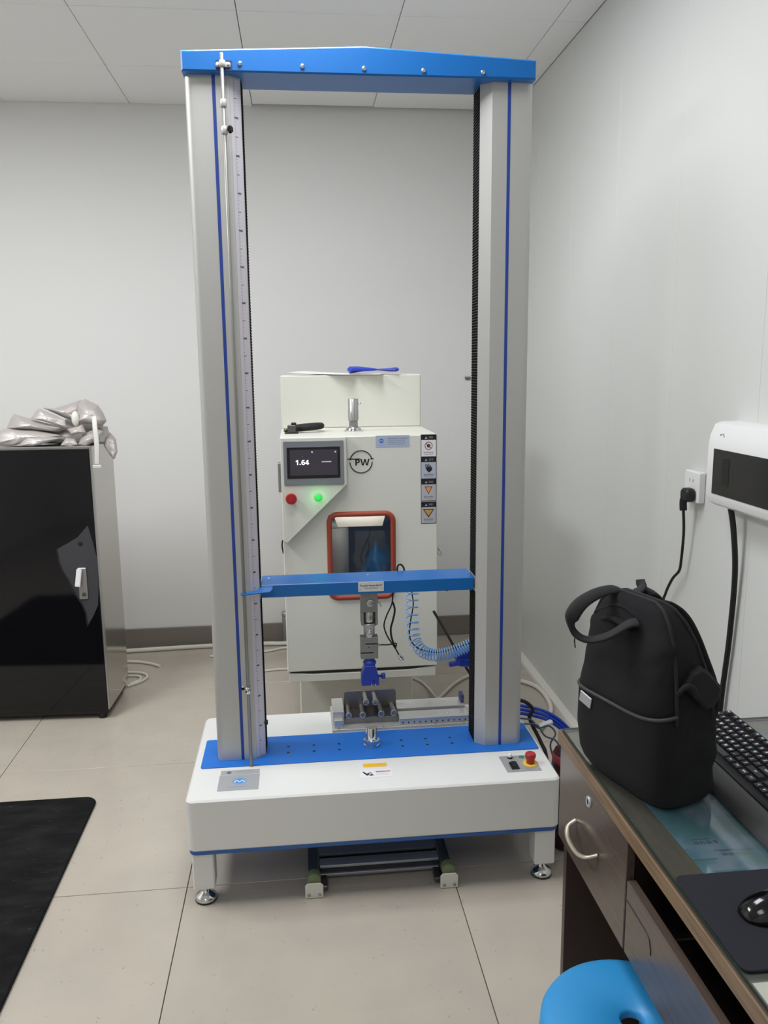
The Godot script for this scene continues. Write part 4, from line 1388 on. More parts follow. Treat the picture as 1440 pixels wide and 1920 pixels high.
# ------------------------------------------------------------------ desk
func desk() -> void:
	var t := thing("desk", "dark brown wooden desk with glass top standing against the right wall", "desk", Vector3(0.65, 0, 1.2))
	var wt := noise_tex(8, 0.03, [[0.0, rgb(80, 68, 61)], [0.5, rgb(86, 74, 66)], [1.0, rgb(93, 80, 72)]], 512, 4)
	var wm := mat(Color.WHITE, 0.2)
	wm.albedo_texture = wt
	wm.uv1_triplanar = true
	wm.uv1_world_triplanar = true
	wm.uv1_scale = Vector3(5, 5, 0.35)
	var em := mat(Color.WHITE, 0.45)
	em.albedo_texture = noise_tex(18, 0.03, [[0.0, rgb(96, 76, 54)], [0.5, rgb(122, 99, 72)], [1.0, rgb(138, 115, 86)]], 256, 4)
	em.uv1_triplanar = true
	em.uv1_world_triplanar = true
	em.uv1_scale = Vector3(8, 8, 0.6)
	var dk := mat(rgb(46, 34, 30), 0.5)
	var F := 0.352
	var Zn := 1.95
	var st := ST()
	bx(st, F + 0.003, 0.945, 0.716, 0.7435, 0.53, Zn, 0.001)
	part("table_top", st, wm, t)
	st = ST()
	bx(st, F, F + 0.004, 0.714, 0.744, 0.528, Zn, 0.0012)
	bx(st, F, 0.945, 0.714, 0.744, 0.526, 0.5305, 0.0012)
	part("edge_band", st, em, t)
	st = ST()
	bx(st, 0.370, 0.93, 0.0, 0.714, 0.536, 0.554, 0.0008)
	part("end_panel", st, mat(rgb(62, 50, 45), 0.35), t)
	st = ST()
	bx(st, 0.40, 0.93, 0.0, 0.716, 1.9, 1.918, 0.001)
	part("end_panel", st, wm, t)
	st = ST()
	bx(st, 0.905, 0.92, 0.15, 0.716, 0.552, 1.9, 0.001)
	part("back_panel", st, dk, t)
	# hanging drawer block at the far end
	st = ST()
	bx(st, 0.372, 0.80, 0.503, 0.7155, 0.555, 0.90, 0.001)
	part("drawer_case", st, dk, t)
	st = ST()
	bx(st, 0.3545, 0.3715, 0.499, 0.7135, 0.540, 0.908, 0.0015)
	var dr := part("drawer", st, wm, t)
	st = ST()
	var pts := curve([Vector3(0.3545, 0.598, 0.648), Vector3(0.336, 0.590, 0.656), Vector3(0.327, 0.583, 0.680), Vector3(0.325, 0.581, 0.712), Vector3(0.327, 0.584, 0.745), Vector3(0.336, 0.592, 0.768), Vector3(0.3545, 0.600, 0.776)], 6)
	tube(st, pts, 0.0052, 8, false, 0.7)
	part("handle", st, mat(rgb(196, 188, 168), 0.3, 0.7), dr)
	st = ST()
	lathe(st, [Vector2(0.0115, 0.0), Vector2(0.0115, 0.002), Vector2(0.010, 0.0035), Vector2(0.0075, 0.0035), Vector2(0.007, 0.0025), Vector2(0, 0.0025)], 24, along(Vector3(0.3545, 0.680, 0.720), Vector3.LEFT))
	part("lock", st, M.silver_plate, dr)
	st = ST()
	bx(st, 0.3507, 0.3522, 0.675, 0.685, 0.7192, 0.7208, 0.0)
	part("keyhole", st, M.black, dr)
	# wide drawer over the knee space
	st = ST()
	bx(st, 0.3545, 0.3715, 0.500, 0.640, 0.914, 1.88, 0.0015)
	var kd := part("drawer", st, wm, t)
	st = ST()
	bx(st, 0.3715, 0.80, 0.500, 0.512, 0.914, 1.88, 0.001)
	part("drawer_tray", st, dk, t)
	st = ST()
	tube(st, curve([Vector3(0.3542, 0.604, 0.916), Vector3(0.3542, 0.602, 1.00), Vector3(0.3540, 0.592, 1.015), Vector3(0.3540, 0.575, 1.02)], 6), 0.0009, 6)
	part("drawer_crack", st, M.black, kd)
	# sheets under the glass, and the glass itself
	var img := canvas(512, 512, rgb(120, 160, 176))
	var rng := RandomNumberGenerator.new()
	rng.seed = 77
	var fn := FastNoiseLite.new()
	fn.seed = 6
	fn.frequency = 0.012
	for y in 512:
		for x in 512:
			var v := fn.get_noise_2d(x, y)
			var c := rgb(72, 104, 128).lerp(rgb(56, 94, 100), clampf(v * 2.0 + 0.3, 0, 1)).lerp(rgb(104, 118, 132), clampf(-v * 2.2, 0, 1))
			img.set_pixel(x, y, c)
	for k in 60:
		var x := rng.randi() % 470
		var y := rng.randi() % 500
		rect(img, x, y, rng.randi_range(10, 60), 2, rgb(34, 56, 72))
		if k % 3 == 0:
			glyphs(img, rng, x, y + 6, 4, 9, rgb(26, 42, 56))
	for k in 9:
		var a := Vector2(rng.randf() * 512, rng.randf() * 512)
		stroke(img, a, a + Vector2.from_angle(rng.randf() * TAU) * 120, 2.0, rgb(70, 104, 134))
	var mp := thing("printed_map", "blue green printed sheet lying under the desk glass beneath the backpack", "print", Vector3(0.67, 0.7436, 0.82))
	st = ST()
	box(st, Vector3(0.672, 0.7439, 0.835), Vector3(0.52, 0.0005, 0.46), 0.0, Basis(Vector3.UP, 0.02))
	var shm := picmat(img, 0.6)
	shm.uv1_scale = Vector3(1.9, 1.9, 1)
	part("sheet", st, shm, mp)
	var wp := thing("paper_sheet", "plain pale sheet under the desk glass beside the mouse pad", "paper", Vector3(0.6, 0.7436, 1.45))
	st = ST()
	bx(st, 0.366, 0.70, 0.7436, 0.7441, 1.285, 1.62)
	part("sheet", st, mat(rgb(196, 196, 182), 0.7), wp)
	var gt := thing("desk_glass", "clear glass plate covering the wooden desk top", "glass", Vector3(0.65, 0.744, 1.2))
	st = ST()
	prism(st, rrect(0.584, 1.41, 0.006, 3, 0.652, -1.241), 0.7446, 0.7496, 0.0008, Transform3D(UPB, Vector3.ZERO))
	var gm := mat(Color(0.5, 0.7, 0.64, 0.03), 0.03)
	gm.transparency = BaseMaterial3D.TRANSPARENCY_ALPHA
	part("glass_plate", st, gm, gt)
	st = ST()
	bx(st, 0.3585, 0.3600, 0.7447, 0.7495, 0.538, 1.945)
	bx(st, 0.36, 0.943, 0.7447, 0.7495, 0.5352, 0.5362)
	part("glass_edge", st, mat(rgb(38, 58, 50), 0.2), gt)

# ------------------------------------------------------------------ things on the right wall
func wall_fittings() -> void:
	var X := 0.956
	var t := thing("distribution_box", "white plastic distribution box with smoked window on the right wall", "fuse box", Vector3(X, 1.27, 0.3))
	# profile in (depth, height), swept along z
	var prof := PackedVector2Array([Vector2(0, 1.165), Vector2(0.05, 1.158), Vector2(0.068, 1.168), Vector2(0.078, 1.19), Vector2(0.078, 1.315), Vector2(0.074, 1.345), Vector2(0.062, 1.374), Vector2(0.045, 1.380), Vector2(0, 1.380)])
	var xf := Transform3D(Basis(Vector3(-1, 0, 0), Vector3(0, 1, 0), Vector3(0, 0, 1)), Vector3(X, 0, 0))
	var st := ST()
	prism(st, prof, 0.096, 0.47, 0.012, xf)
	part("box_body", st, M.plastic, t)
	st = ST()
	prism(st, PackedVector2Array([Vector2(0.076, 1.195), Vector2(0.0795, 1.195), Vector2(0.0795, 1.312), Vector2(0.076, 1.312)]), 0.140, 0.448, 0.0005, xf)
	var wg := mat(rgb(36, 35, 33), 0.18)
	var w := part("window", st, wg, t)
	st = ST()
	bx(st, X - 0.0803, X - 0.0794, 1.222, 1.292, 0.188, 0.222, 0.0002)
	part("breaker_shape", st, mat(rgb(12, 12, 14), 0.25), w)
	st = ST()
	for k in 5:
		var a := TAU * k / 5
		cyl(st, 0.0026, 0.0, 0.0006, 0.0001, 8, along(Vector3(X - 0.0735, 1.3455 + sin(a) * 0.0055, 0.168 + cos(a) * 0.010), Vector3(-1, 0.25, 0)))
	part("emblem", st, mat(rgb(150, 152, 152), 0.5), t)
	# socket
	var s := thing("wall_socket", "white double wall socket beside the distribution box", "socket", Vector3(X, 1.178, -0.087))
	st = ST()
	prism(st, rrect(0.088, 0.090, 0.006, 4, -0.086, 1.178), 0.0, 0.022, 0.003, Transform3D(SIDE, Vector3(X, 0, 0)))
	part("socket_plate", st, M.plastic, s)
	for k in [[-0.010, 1.196], [0.010, 1.196], [-0.010, 1.165], [0.010, 1.165]]:
		st = ST()
		box(st, Vector3(X - 0.0222, k[1], -0.086 + k[0]), Vector3(0.0006, 0.009, 0.0025), 0.0, Basis(Vector3(1, 0, 0), 0.4 * signf(k[0])))
		part("socket_slot", st, M.dark_steel, s)
	# plug and lead
	var p := thing("plug_lead", "black angled plug with thin lead hanging from the wall socket", "cable", Vector3(X, 0.0, -0.1))
	st = ST()
	prism(st, rrect(0.046, 0.040, 0.014, 6, -0.075, 1.155), 0.0225, 0.050, 0.005, Transform3D(SIDE, Vector3(X, 0, 0)))
	tube(st, curve([Vector3(X - 0.040, 1.155, -0.082), Vector3(X - 0.042, 1.135, -0.089), Vector3(X - 0.040, 1.108, -0.090)], 6), 0.0105, 12)
	part("plug", st, M.black, p)
	st = ST()
	tube(st, curve([Vector3(X - 0.040, 1.112, -0.090), Vector3(0.925, 1.04, -0.098), Vector3(0.93, 0.955, -0.114), Vector3(0.932, 0.915, -0.128), Vector3(0.93, 0.880, -0.165), Vector3(0.93, 0.82, -0.207), Vector3(0.93, 0.76, -0.222), Vector3(0.93, 0.4, -0.25), Vector3(0.93, 0.03, -0.3)], 8), 0.0042, 10)
	part("lead", st, M.black, p)
	st = ST()
	tube(st, curve([Vector3(0.915, 1.164, 0.170), Vector3(0.925, 1.10, 0.176), Vector3(0.938, 0.98, 0.174), Vector3(0.942, 0.8, 0.160), Vector3(0.942, 0.59, 0.138), Vector3(0.942, 0.3, 0.13), Vector3(0.938, 0.025, 0.13)], 8), 0.0075, 12)
	single("power_cable", st, M.black, "thick black cable running down the wall from the distribution box", "cable")
	# clip on the back wall
	var c := thing("wall_clip", "small grey clip on the back wall beside the right column", "clip", Vector3(0.733, 1.456, -2.304))
	st = ST()
	bx(st, 0.718, 0.749, 1.455, 1.466, -2.304, -2.294, 0.001)
	bx(st, 0.722, 0.748, 1.447, 1.457, -2.304, -2.299, 0.001)
	part("clip_body", st, mat(rgb(120, 120, 120), 0.6), c)

# ------------------------------------------------------------------ backpack
func bagp(u: float, y: float, v: float) -> Vector3:
	return Vector3(0.445, 0.75 + (y - 0.75) * 1.04, 0.765) + Vector3(0.309, 0, 0.951) * u * 0.74 + Vector3(0.951, 0, -0.309) * v * 0.85

func bag_prof(t: float) -> Array:   # half width, front v, back v at height fraction t
	var K := [[0.0, 0.150, -0.072, 0.078], [0.04, 0.164, -0.086, 0.088], [0.25, 0.170, -0.098, 0.088], [0.5, 0.168, -0.096, 0.078], [0.68, 0.160, -0.090, 0.055], [0.82, 0.146, -0.080, 0.030], [0.92, 0.122, -0.068, 0.008], [0.975, 0.094, -0.056, -0.008], [1.0, 0.05, -0.042, -0.024]]
	for i in K.size() - 1:
		if t <= K[i + 1][0]:
			var f: float = (t - K[i][0]) / (K[i + 1][0] - K[i][0])
			return [lerpf(K[i][1], K[i + 1][1], f), lerpf(K[i][2], K[i + 1][2], f), lerpf(K[i][3], K[i + 1][3], f)]
	return [0.05, -0.042, -0.024]

func bag_surf(t: float, a: float, grow := 0.0) -> Vector3:
	var q := bag_prof(t)
	var ex := 0.42
	var cu := signf(cos(a)) * pow(absf(cos(a)), ex)
	var sv := signf(sin(a)) * pow(absf(sin(a)), ex + 0.12)
	var mid: float = (q[1] + q[2]) / 2
	var half: float = (q[2] - q[1]) / 2
	return bagp(cu * (q[0] + grow), 0.7500 + t * 0.352, mid + sv * (half + grow))

func backpack() -> void:
	var t := thing("backpack", "black fabric backpack standing on the glass desk top", "backpack", Vector3(0.447, 0.7497, 0.722))
	var fm := mat(rgb(33, 33, 35), 0.9, 0.0, 0.3)
	bumpy(fm, 14, 0.35, 5.0, 14.0)
	fm.rim_enabled = true
	fm.rim = 0.1
	var sm := mat(rgb(22, 22, 24), 0.8)
	var nz := FastNoiseLite.new()
	nz.seed = 41
	nz.frequency = 7.0
	var st := ST()
	var rows := []
	for i in 41:
		var f := i / 40.0
		var line := []
		for k in 64:
			var a := TAU * k / 64
			var p := bag_surf(f, a)
			var wgt := clampf(f * 8.0, 0, 1) * clampf((1.0 - f) * 8.0, 0, 1)
			var d := nz.get_noise_3dv(p * Vector3(1, 1.6, 1)) * 0.010 * wgt
			line.append(p + (p - bagp(0, p.y, 0)).normalized() * d)
		rows.append(line)
	grid(st, rows, true, bagp(0, 0.92, -0.01))
	var top := bagp(0, 1.1020, -0.033)
	for k in 64:
		var l := (k + 1) % 64
		tri(st, rows[40][k], rows[40][l], top, Vector3.UP, Vector3.UP, Vector3.UP)
		tri(st, rows[0][k], rows[0][l], bagp(0, 0.75, 0), Vector3.DOWN, Vector3.DOWN, Vector3.DOWN)
	part("bag_body", st, fm, t)
	# front pocket: a raised panel over the lower front
	st = ST()
	rows = []
	for i in 19:
		var f := i / 18.0
		var line := []
		for k in 33:
			var g := k / 32.0
			var a := lerpf(-PI * 0.92, -PI * 0.10, g)
			var topt := 0.455 + 0.045 * g - 0.02 * sin(g * PI)
			var p := bag_surf(lerpf(0.03, topt, f), a, 0.008 * minf(1.0, minf(f * 6.0, minf(g * 5.0, (1 - g) * 5.0))) - 0.001)
			line.append(p + bagp(0, 0, -1).normalized() * 0.0 + Vector3.UP * 0.0)
		rows.append(line)
	grid(st, rows, false, bagp(0, 0.85, 0.0))
	var pk := part("front_pocket", st, fm, t)
	st = ST()
	var pts := PackedVector3Array()
	for k in 33:
		var g := k / 32.0
		pts.append(bag_surf(0.455 + 0.045 * g - 0.02 * sin(g * PI), lerpf(-PI * 0.92, -PI * 0.10, g), 0.007))
	tube(st, pts, 0.0035, 8)
	part("pocket_piping", st, mat(rgb(48, 48, 50), 0.6), pk)
	# tag
	var tc := bag_surf(0.405, -PI * 0.57, 0.0105)
	st = ST()
	var tn := (bagp(0, 0, -1) - bagp(0, 0, 0)).normalized()
	var tu := (bagp(1, 0, 0) - bagp(0, 0, 0)).normalized()
	box(st, Vector3.ZERO, Vector3(0.034, 0.022, 0.003), 0.001)
	put("metal_tag", st.commit(), M.silver_plate, t, Transform3D(Basis(tu, Vector3.UP, tu.cross(Vector3.UP)) * Basis(Vector3(0, 0, 1), -0.18), tc))
	# zip lines over the top and down the sides
	for q in [[-0.35, 0.0], [0.30, 0.004]]:
		st = ST()
		pts = PackedVector3Array()
		for k in 41:
			var g := k / 40.0
			var side: float = PI + q[0] if g < 0.5 else -q[0]
			var f := 0.45 + 0.545 * sin(g * PI)
			pts.append(bag_surf(f, side, 0.002))
		tube(st, pts, 0.0035, 8)
		part("zip", st, sm, t)
	# carry handle loop leaning over the front
	st = ST()
	tube(st, curve([Vector3(0.402, 1.108, 0.722), Vector3(0.385, 1.114, 0.724), Vector3(0.350, 1.111, 0.735), Vector3(0.312, 1.097, 0.752), Vector3(0.290, 1.074, 0.768), Vector3(0.295, 1.050, 0.775), Vector3(0.316, 1.040, 0.788), Vector3(0.348, 1.050, 0.80), Vector3(0.380, 1.074, 0.812), Vector3(0.396, 1.078, 0.815)], 8), 0.0138, 10, false, 0.36, Vector3(0.35, 0.8, 0.2))
	part("carry_handle", st, sm, t)
	st = ST()
	tube(st, PackedVector3Array([Vector3(0.297, 1.050, 0.776), Vector3(0.294, 1.036, 0.777), Vector3(0.296, 1.022, 0.777)]), 0.0011, 6)
	part("loose_thread", st, sm, t)
	# folds of the top flap under the handle
	for q in [[-0.075, -0.012], [-0.055, 0.010]]:
		st = ST()
		tube(st, curve([bagp(-0.12, 1.040 + q[1], -0.062), bagp(-0.05, 1.066 + q[1], q[0]), bagp(0.02, 1.062 + q[1], q[0] - 0.002), bagp(0.075, 1.04 + q[1], -0.055)], 8), 0.010, 10, false, 0.55, Vector3(0.2, 1, 0))
		part("top_fold", st, fm, t)
	# shoulder straps
	st = ST()
	tube(st, curve([Vector3(0.425, 1.098, 0.715), Vector3(0.452, 1.106, 0.702), Vector3(0.482, 1.088, 0.69), Vector3(0.502, 1.055, 0.68), Vector3(0.518, 0.98, 0.68), Vector3(0.522, 0.85, 0.68), Vector3(0.51, 0.775, 0.69)], 8), 0.024, 10, false, 0.26, Vector3(0.951, 0, -0.309))
	part("shoulder_strap", st, sm, t)
	st = ST()
	tube(st, curve([Vector3(0.450, 1.088, 0.775), Vector3(0.480, 1.084, 0.772), Vector3(0.500, 1.066, 0.778), Vector3(0.514, 1.036, 0.79), Vector3(0.526, 0.996, 0.805), Vector3(0.534, 0.955, 0.825), Vector3(0.53, 0.918, 0.838), Vector3(0.505, 0.90, 0.845)], 8), 0.020, 10, false, 0.3, Vector3(0.951, 0, -0.309))
	part("shoulder_strap", st, sm, t)
	st = ST()
	prism(st, PackedVector2Array([Vector2(0.447, 0.986), Vector2(0.460, 1.010), Vector2(0.478, 1.020), Vector2(0.494, 1.009), Vector2(0.517, 0.982), Vector2(0.514, 0.964), Vector2(0.504, 0.945), Vector2(0.491, 0.942), Vector2(0.467, 0.966)]), 0.880, 0.900, 0.005)
	tube(st, curve([Vector3(0.438, 0.972, 0.893), Vector3(0.450, 0.990, 0.902), Vector3(0.462, 0.986, 0.904), Vector3(0.470, 0.968, 0.900)], 5), 0.005, 8)
	part("side_strap", st, sm, t)

# ------------------------------------------------------------------ keyboard, wrist rest, mouse pad, mouse
func desk_things() -> void:
	var Y := 0.7497
	var k := thing("keyboard", "black computer keyboard with white key legends at the back of the desk", "keyboard", Vector3(0.668, Y, 0.765))
	var st := ST()
	prism(st, PackedVector2Array([Vector2(0.602, 0.0), Vector2(0.740, 0.0), Vector2(0.740, 0.022), Vector2(0.734, 0.025), Vector2(0.606, 0.014), Vector2(0.602, 0.011)]), 0.545, 0.985, 0.002, Transform3D(Basis(), Vector3(0, Y, 0)))
	part("case", st, M.black, k)
	var cap := func(w: float) -> ArrayMesh:
		var s2 := ST()
		var a := Vector2(0.0165, w) / 2
		var b := Vector2(0.0125, w - 0.0045) / 2
		var p := []
		for e in [[a, 0.0], [b, 0.008]]:
			p.append([Vector3(-e[0].x, e[1], -e[0].y), Vector3(e[0].x, e[1], -e[0].y), Vector3(e[0].x, e[1], e[0].y), Vector3(-e[0].x, e[1], e[0].y)])
		quad(s2, p[1][0], p[1][1], p[1][2], p[1][3], Vector3.UP)
		for i in 4:
			var j := (i + 1) % 4
			quad(s2, p[0][i], p[0][j], p[1][j], p[1][i], (p[0][i] + p[0][j]) * Vector3(1, 0, 1) + Vector3(0, 0.002, 0))
		return s2.commit()
	var caps := {}
	var km := mat(rgb(38, 38, 44), 0.38)
	var gm := mat(rgb(56, 57, 62), 0.35)
	var lm := mat(rgb(235, 235, 240), 0.5)
	var tilt := Basis(Vector3(0, 0, 1), 0.085)
	var face := tilt * Basis(Vector3(0, 0, 1), Vector3(1, 0, 0), Vector3(0, 1, 0))
	var lines := [
		[0.0, ["", "", "F1", "F2", "F3", "F4", "", "F5", "F6", "F7", "F8", "", "F9", "F10", "F11", "F12", "", "PS", "SL", "PB"]],
		[0.0, ["~", "1", "2", "3", "4", "5", "6", "7", "8", "9", "0", "-", "=", "<<2", "", "IN", "HM", "UP", "", "NL", "/", "*", "-"]],
		[0.0, ["TAB15", "Q", "W", "E", "R", "T", "Y", "U", "I", "O", "P", "[", "]", "|15", "", "DL", "EN", "DN", "", "7", "8", "9", "+"]],
		[0.0, ["CAP18", "A", "S", "D", "F", "G", "H", "J", "K", "L", ";", "'", "ENT22", "", "", "", "", "", "", "", "4", "5", "6"]],
		[0.0, ["SH23", "Z", "X", "C", "V", "B", "N", "M", ",", ".", "?", "SH27", "", "", "^", "", "", "", "1", "2", "3", "E"]],
		[0.0, ["CT13", "WN13", "AL13", "SPACE62", "AL13", "FN13", "MN13", "CT13", "", "<", "v", ">", "", "0", "", "."]]]
	var texts := {}
	for r in 6:
		var z := 0.553
		var x := 0.7245 - r * 0.0192 - (0.004 if r > 0 else 0.0)
		for s in lines[r][1]:
			var w := 1.0
			var leg: String = s
			if s.length() > 2 and s.right(2).is_valid_int():
				w = s.right(2).to_int() / 10.0
				leg = s.left(s.length() - 2)
			elif s == "<<2":
				w = 2.0
				leg = "<"
			if s == "" and (z < 0.57 or r == 0):
				if z > 0.56:
					z += 0.0095
					continue
				leg = "Esc"
				z += 0.0
			elif s == "":
				z += 0.0048 if z > 0.82 else 0.0095
				continue
			var wid := w * 0.0187
			if z + wid > 0.984:
				break
			var pos := Vector3(x, Y + 0.0115 + (x - 0.606) * 0.085, z + wid / 2)
			var key := "%.2f" % w
			if not caps.has(key):
				caps[key] = cap.call(wid - 0.0016)
			var o := put("key", caps[key], gm if leg == "SPACE" else km, k, Transform3D(tilt, pos))
			if leg != "SPACE":
				if not texts.has(leg):
					texts[leg] = txt(leg, 0.0062 if leg.length() == 1 else 0.0040, true)
				put("legend", texts[leg], lm, o, Transform3D(face, pos + tilt * Vector3(0.0008, 0.0082, 0)))
			z += wid
	st = ST()
	var pr := PackedVector2Array([Vector2(0.546, 0.0), Vector2(0.598, 0.0), Vector2(0.598, 0.010), Vector2(0.594, 0.016), Vector2(0.586, 0.020), Vector2(0.574, 0.021), Vector2(0.560, 0.018), Vector2(0.551, 0.012), Vector2(0.547, 0.005)])
	prism(st, pr, 0.553, 1.046, 0.003, Transform3D(Basis(), Vector3(0, Y, 0)))
	single("wrist_rest", st, mat(rgb(62, 62, 64), 0.5), "dark grey padded wrist rest in front of the keyboard", "wrist rest")
	var mp := thing("mouse_pad", "dark mouse pad at the near end of the glass desk top", "mouse pad", Vector3(0.48, Y, 1.17))
	st = ST()
	prism(st, rrect(0.26, 0.205, 0.012, 5, 0.490, -1.172), Y + 0.0003, Y + 0.0035, 0.0008, Transform3D(UPB, Vector3.ZERO))
	var pm := mat(rgb(25, 26, 36), 0.9)
	part("pad", st, pm, mp)
	var m := thing("computer_mouse", "glossy black computer mouse on the dark mouse pad", "mouse", Vector3(0.465, Y + 0.0035, 1.17))
	st = ST()
	var rows := []
	for i in 17:
		var f := i / 16.0
		var line := []
		for j in 33:
			var g := j / 32.0
			var a := PI * g
			var L := cos(PI * f)
			var wid := 0.031 * pow(maxf(1.0 - L * L, 0.0), 0.35)
			var hgt := 0.036 * pow(maxf(1.0 - L * L, 0.0), 0.5) * (1.0 - 0.18 * L)
			line.append(Vector3(0.468 - L * 0.056, Y + 0.0036 + sin(a) * hgt, 1.172 + cos(a) * wid))
		rows.append(line)
	grid(st, rows, false, Vector3(0.468, Y + 0.01, 1.172))
	part("shell", st, M.black_gloss, m)
	st = ST()
	cyl(st, 0.008, -0.004, 0.004, 0.001, 16, Transform3D(Basis(Vector3(1, 0, 0), PI / 2), Vector3(0.492, Y + 0.030, 1.172)))
	part("scroll_wheel", st, M.rubber, m)

# ------------------------------------------------------------------ stool under the desk edge
func stool() -> void:
	var c := Vector3(0.338, 0, 1.0)
	var t := thing("stool", "round light blue plastic stool half under the desk", "stool", c)
	var st := ST()
	lathe(st, [Vector2(0.020, 0.425), Vector2(0.020, 0.436), Vector2(0.024, 0.440), Vector2(0.09, 0.441), Vector2(0.135, 0.440), Vector2(0.148, 0.435), Vector2(0.1535, 0.425), Vector2(0.156, 0.395), Vector2(0.152, 0.395), Vector2(0.149, 0.423), Vector2(0.143, 0.431), Vector2(0.024, 0.432)], 56, Transform3D(Basis(), c))
	part("seat", st, M.stool, t)
	for k in 4:
		var a := PI / 4 + PI / 2 * k
		var d := Vector3(cos(a), 0, sin(a))
		var e := Vector3(-sin(a), 0, cos(a))
		st = ST()
		var rows := []
		for i in 9:
			var f := i / 8.0
			var o := c + d * lerpf(0.178, 0.140, f) + Vector3.UP * lerpf(0.0, 0.422, f)
			var hw := lerpf(0.024, 0.040, f)
			rows.append([o - e * hw - d * 0.018, o - e * hw, o + e * hw, o + e * hw - d * 0.018])
		grid(st, rows, true, c + d * 0.15 + Vector3.UP * 0.2)
		part("leg", st, M.stool, t)

# ------------------------------------------------------------------ mat, cables and bits on the floor
func hose(called: String, pts: Array, r: float, m: Material, label: String, category := "cable", group := "") -> void:
	var st := ST()
	tube(st, curve(pts, 8), r, 10)
	single(called, st, m, label, category, group)

func floor_things() -> void:
	var rng := RandomNumberGenerator.new()
	rng.seed = 5
	var img := canvas(512, 512, rgb(30, 30, 31))
	var fn := FastNoiseLite.new()
	fn.seed = 2
	fn.frequency = 0.012
	for y in 512:
		for x in 512:
			var v := fn.get_noise_2d(x * 0.5, y * 1.6) * 0.05 + rng.randf_range(-0.012, 0.012)
			img.set_pixel(x, y, Color(0.108 + v, 0.108 + v, 0.110 + v))
	for k in 60:
		var a := Vector2(rng.randf() * 512, rng.randf() * 512)
		var d := Vector2.from_angle(rng.randf_range(-0.6, 0.5)) * rng.randf_range(4, 22)
		for q in 12:
			var p := a + d * (q / 12.0)
			img.set_pixel(posmod(int(p.x), 512), posmod(int(p.y), 512), Color(0.30, 0.30, 0.31))
	var mm := mat(Color.WHITE, 0.95, 0.0, 0.25)
	mm.albedo_texture = pic(img)
	mm.uv1_triplanar = true
	mm.uv1_world_triplanar = true
	mm.uv1_scale = Vector3.ONE * 1.4
	var mt := thing("floor_mat", "black rubber floor mat with rounded corner at the lower left", "mat", Vector3(-1.6, 0, -0.02))
	var st := ST()
	prism(st, rrect(1.25, 1.33, 0.045, 7, -1.578, 0.005), 0.0003, 0.012, 0.004, Transform3D(UPB, Vector3.ZERO))
	part("mat_sheet", st, mm, mt)
	# white cables at the back wall and beside the cabinet
	hose("floor_cable", [Vector3(-1.3, 0.013, -2.22), Vector3(-1.09, 0.013, -2.235), Vector3(-0.72, 0.013, -2.255), Vector3(-0.41, 0.013, -2.25), Vector3(-0.29, 0.013, -2.24), Vector3(0.1, 0.013, -2.26)], 0.012, M.cable_white, "thick white cable running along the skirting of the back wall")
	hose("floor_cable", [Vector3(-1.16, 0.008, -2.08), Vector3(-1.07, 0.008, -2.065), Vector3(-1.0, 0.008, -2.03), Vector3(-0.945, 0.008, -1.985)], 0.0075, M.cable_white, "short white cable end on the floor behind the cabinet")
	hose("floor_cable", [Vector3(-1.10, 0.007, -1.92), Vector3(-1.02, 0.007, -1.90), Vector3(-0.985, 0.007, -1.85), Vector3(-1.0, 0.007, -1.79), Vector3(-1.06, 0.007, -1.73)], 0.0065, M.cable_white, "wider white cable loop on the floor beside the cabinet")
	hose("floor_cable", [Vector3(-1.08, 0.007, -1.87), Vector3(-1.03, 0.007, -1.86), Vector3(-1.012, 0.007, -1.81), Vector3(-1.05, 0.007, -1.75)], 0.0065, M.cable_white, "narrow white cable loop on the floor nearest the cabinet foot")
	hose("floor_cable", [Vector3(-0.7, 0.007, -2.10), Vector3(-0.41, 0.007, -2.14), Vector3(-0.30, 0.007, -2.18), Vector3(-0.1, 0.007, -2.17)], 0.0065, M.cable_white, "thin white cable between left column and chamber below the thick one")
	hose("floor_cable", [Vector3(-0.62, 0.006, -1.83), Vector3(-0.40, 0.006, -1.85), Vector3(-0.29, 0.006, -1.86), Vector3(0.0, 0.006, -1.8)], 0.0055, M.cable_white, "thin white cable on the floor left of the chamber foot")
	hose("floor_cable", [Vector3(0.72, 0.008, -1.68), Vector3(0.62, 0.008, -1.645), Vector3(0.53, 0.008, -1.56), Vector3(0.445, 0.008, -1.43), Vector3(0.385, 0.008, -1.33), Vector3(0.33, 0.008, -1.2)], 0.0075, M.cable_white, "white cable curving on the floor right of the chamber")
	hose("floor_cable", [Vector3(0.33, 0.007, -1.66), Vector3(0.375, 0.007, -1.58), Vector3(0.40, 0.02, -1.38), Vector3(0.41, 0.007, -1.22)], 0.0065, M.cable_white, "white cable crossing under the curved one right of the chamber")
	hose("floor_hose", [Vector3(0.66, 0.012, -1.62), Vector3(0.78, 0.012, -1.565), Vector3(0.86, 0.012, -1.52), Vector3(0.905, 0.012, -1.44), Vector3(0.912, 0.012, -1.32), Vector3(0.895, 0.012, -1.2), Vector3(0.85, 0.012, -1.1), Vector3(0.78, 0.012, -1.0)], 0.0105, M.cable_white, "cream hose looping on the floor beside the right wall", "hose")
	# stub post at the back wall
	var sp := thing("pipe_stub", "short grey pipe stub standing at the back wall left of the chamber", "pipe", Vector3(-0.305, 0, -2.24))
	st = ST()
	cyl(st, 0.022, 0.0, 0.165, 0.002, 20, Transform3D(Basis(), Vector3(-0.292, 0, -2.262)))
	part("pipe", st, M.grey_metal, sp)
	st = ST()
	cyl(st, 0.025, 0.165, 0.19, 0.004, 20, Transform3D(Basis(), Vector3(-0.292, 0, -2.262)))
	part("pipe_cap", st, M.steel, sp)
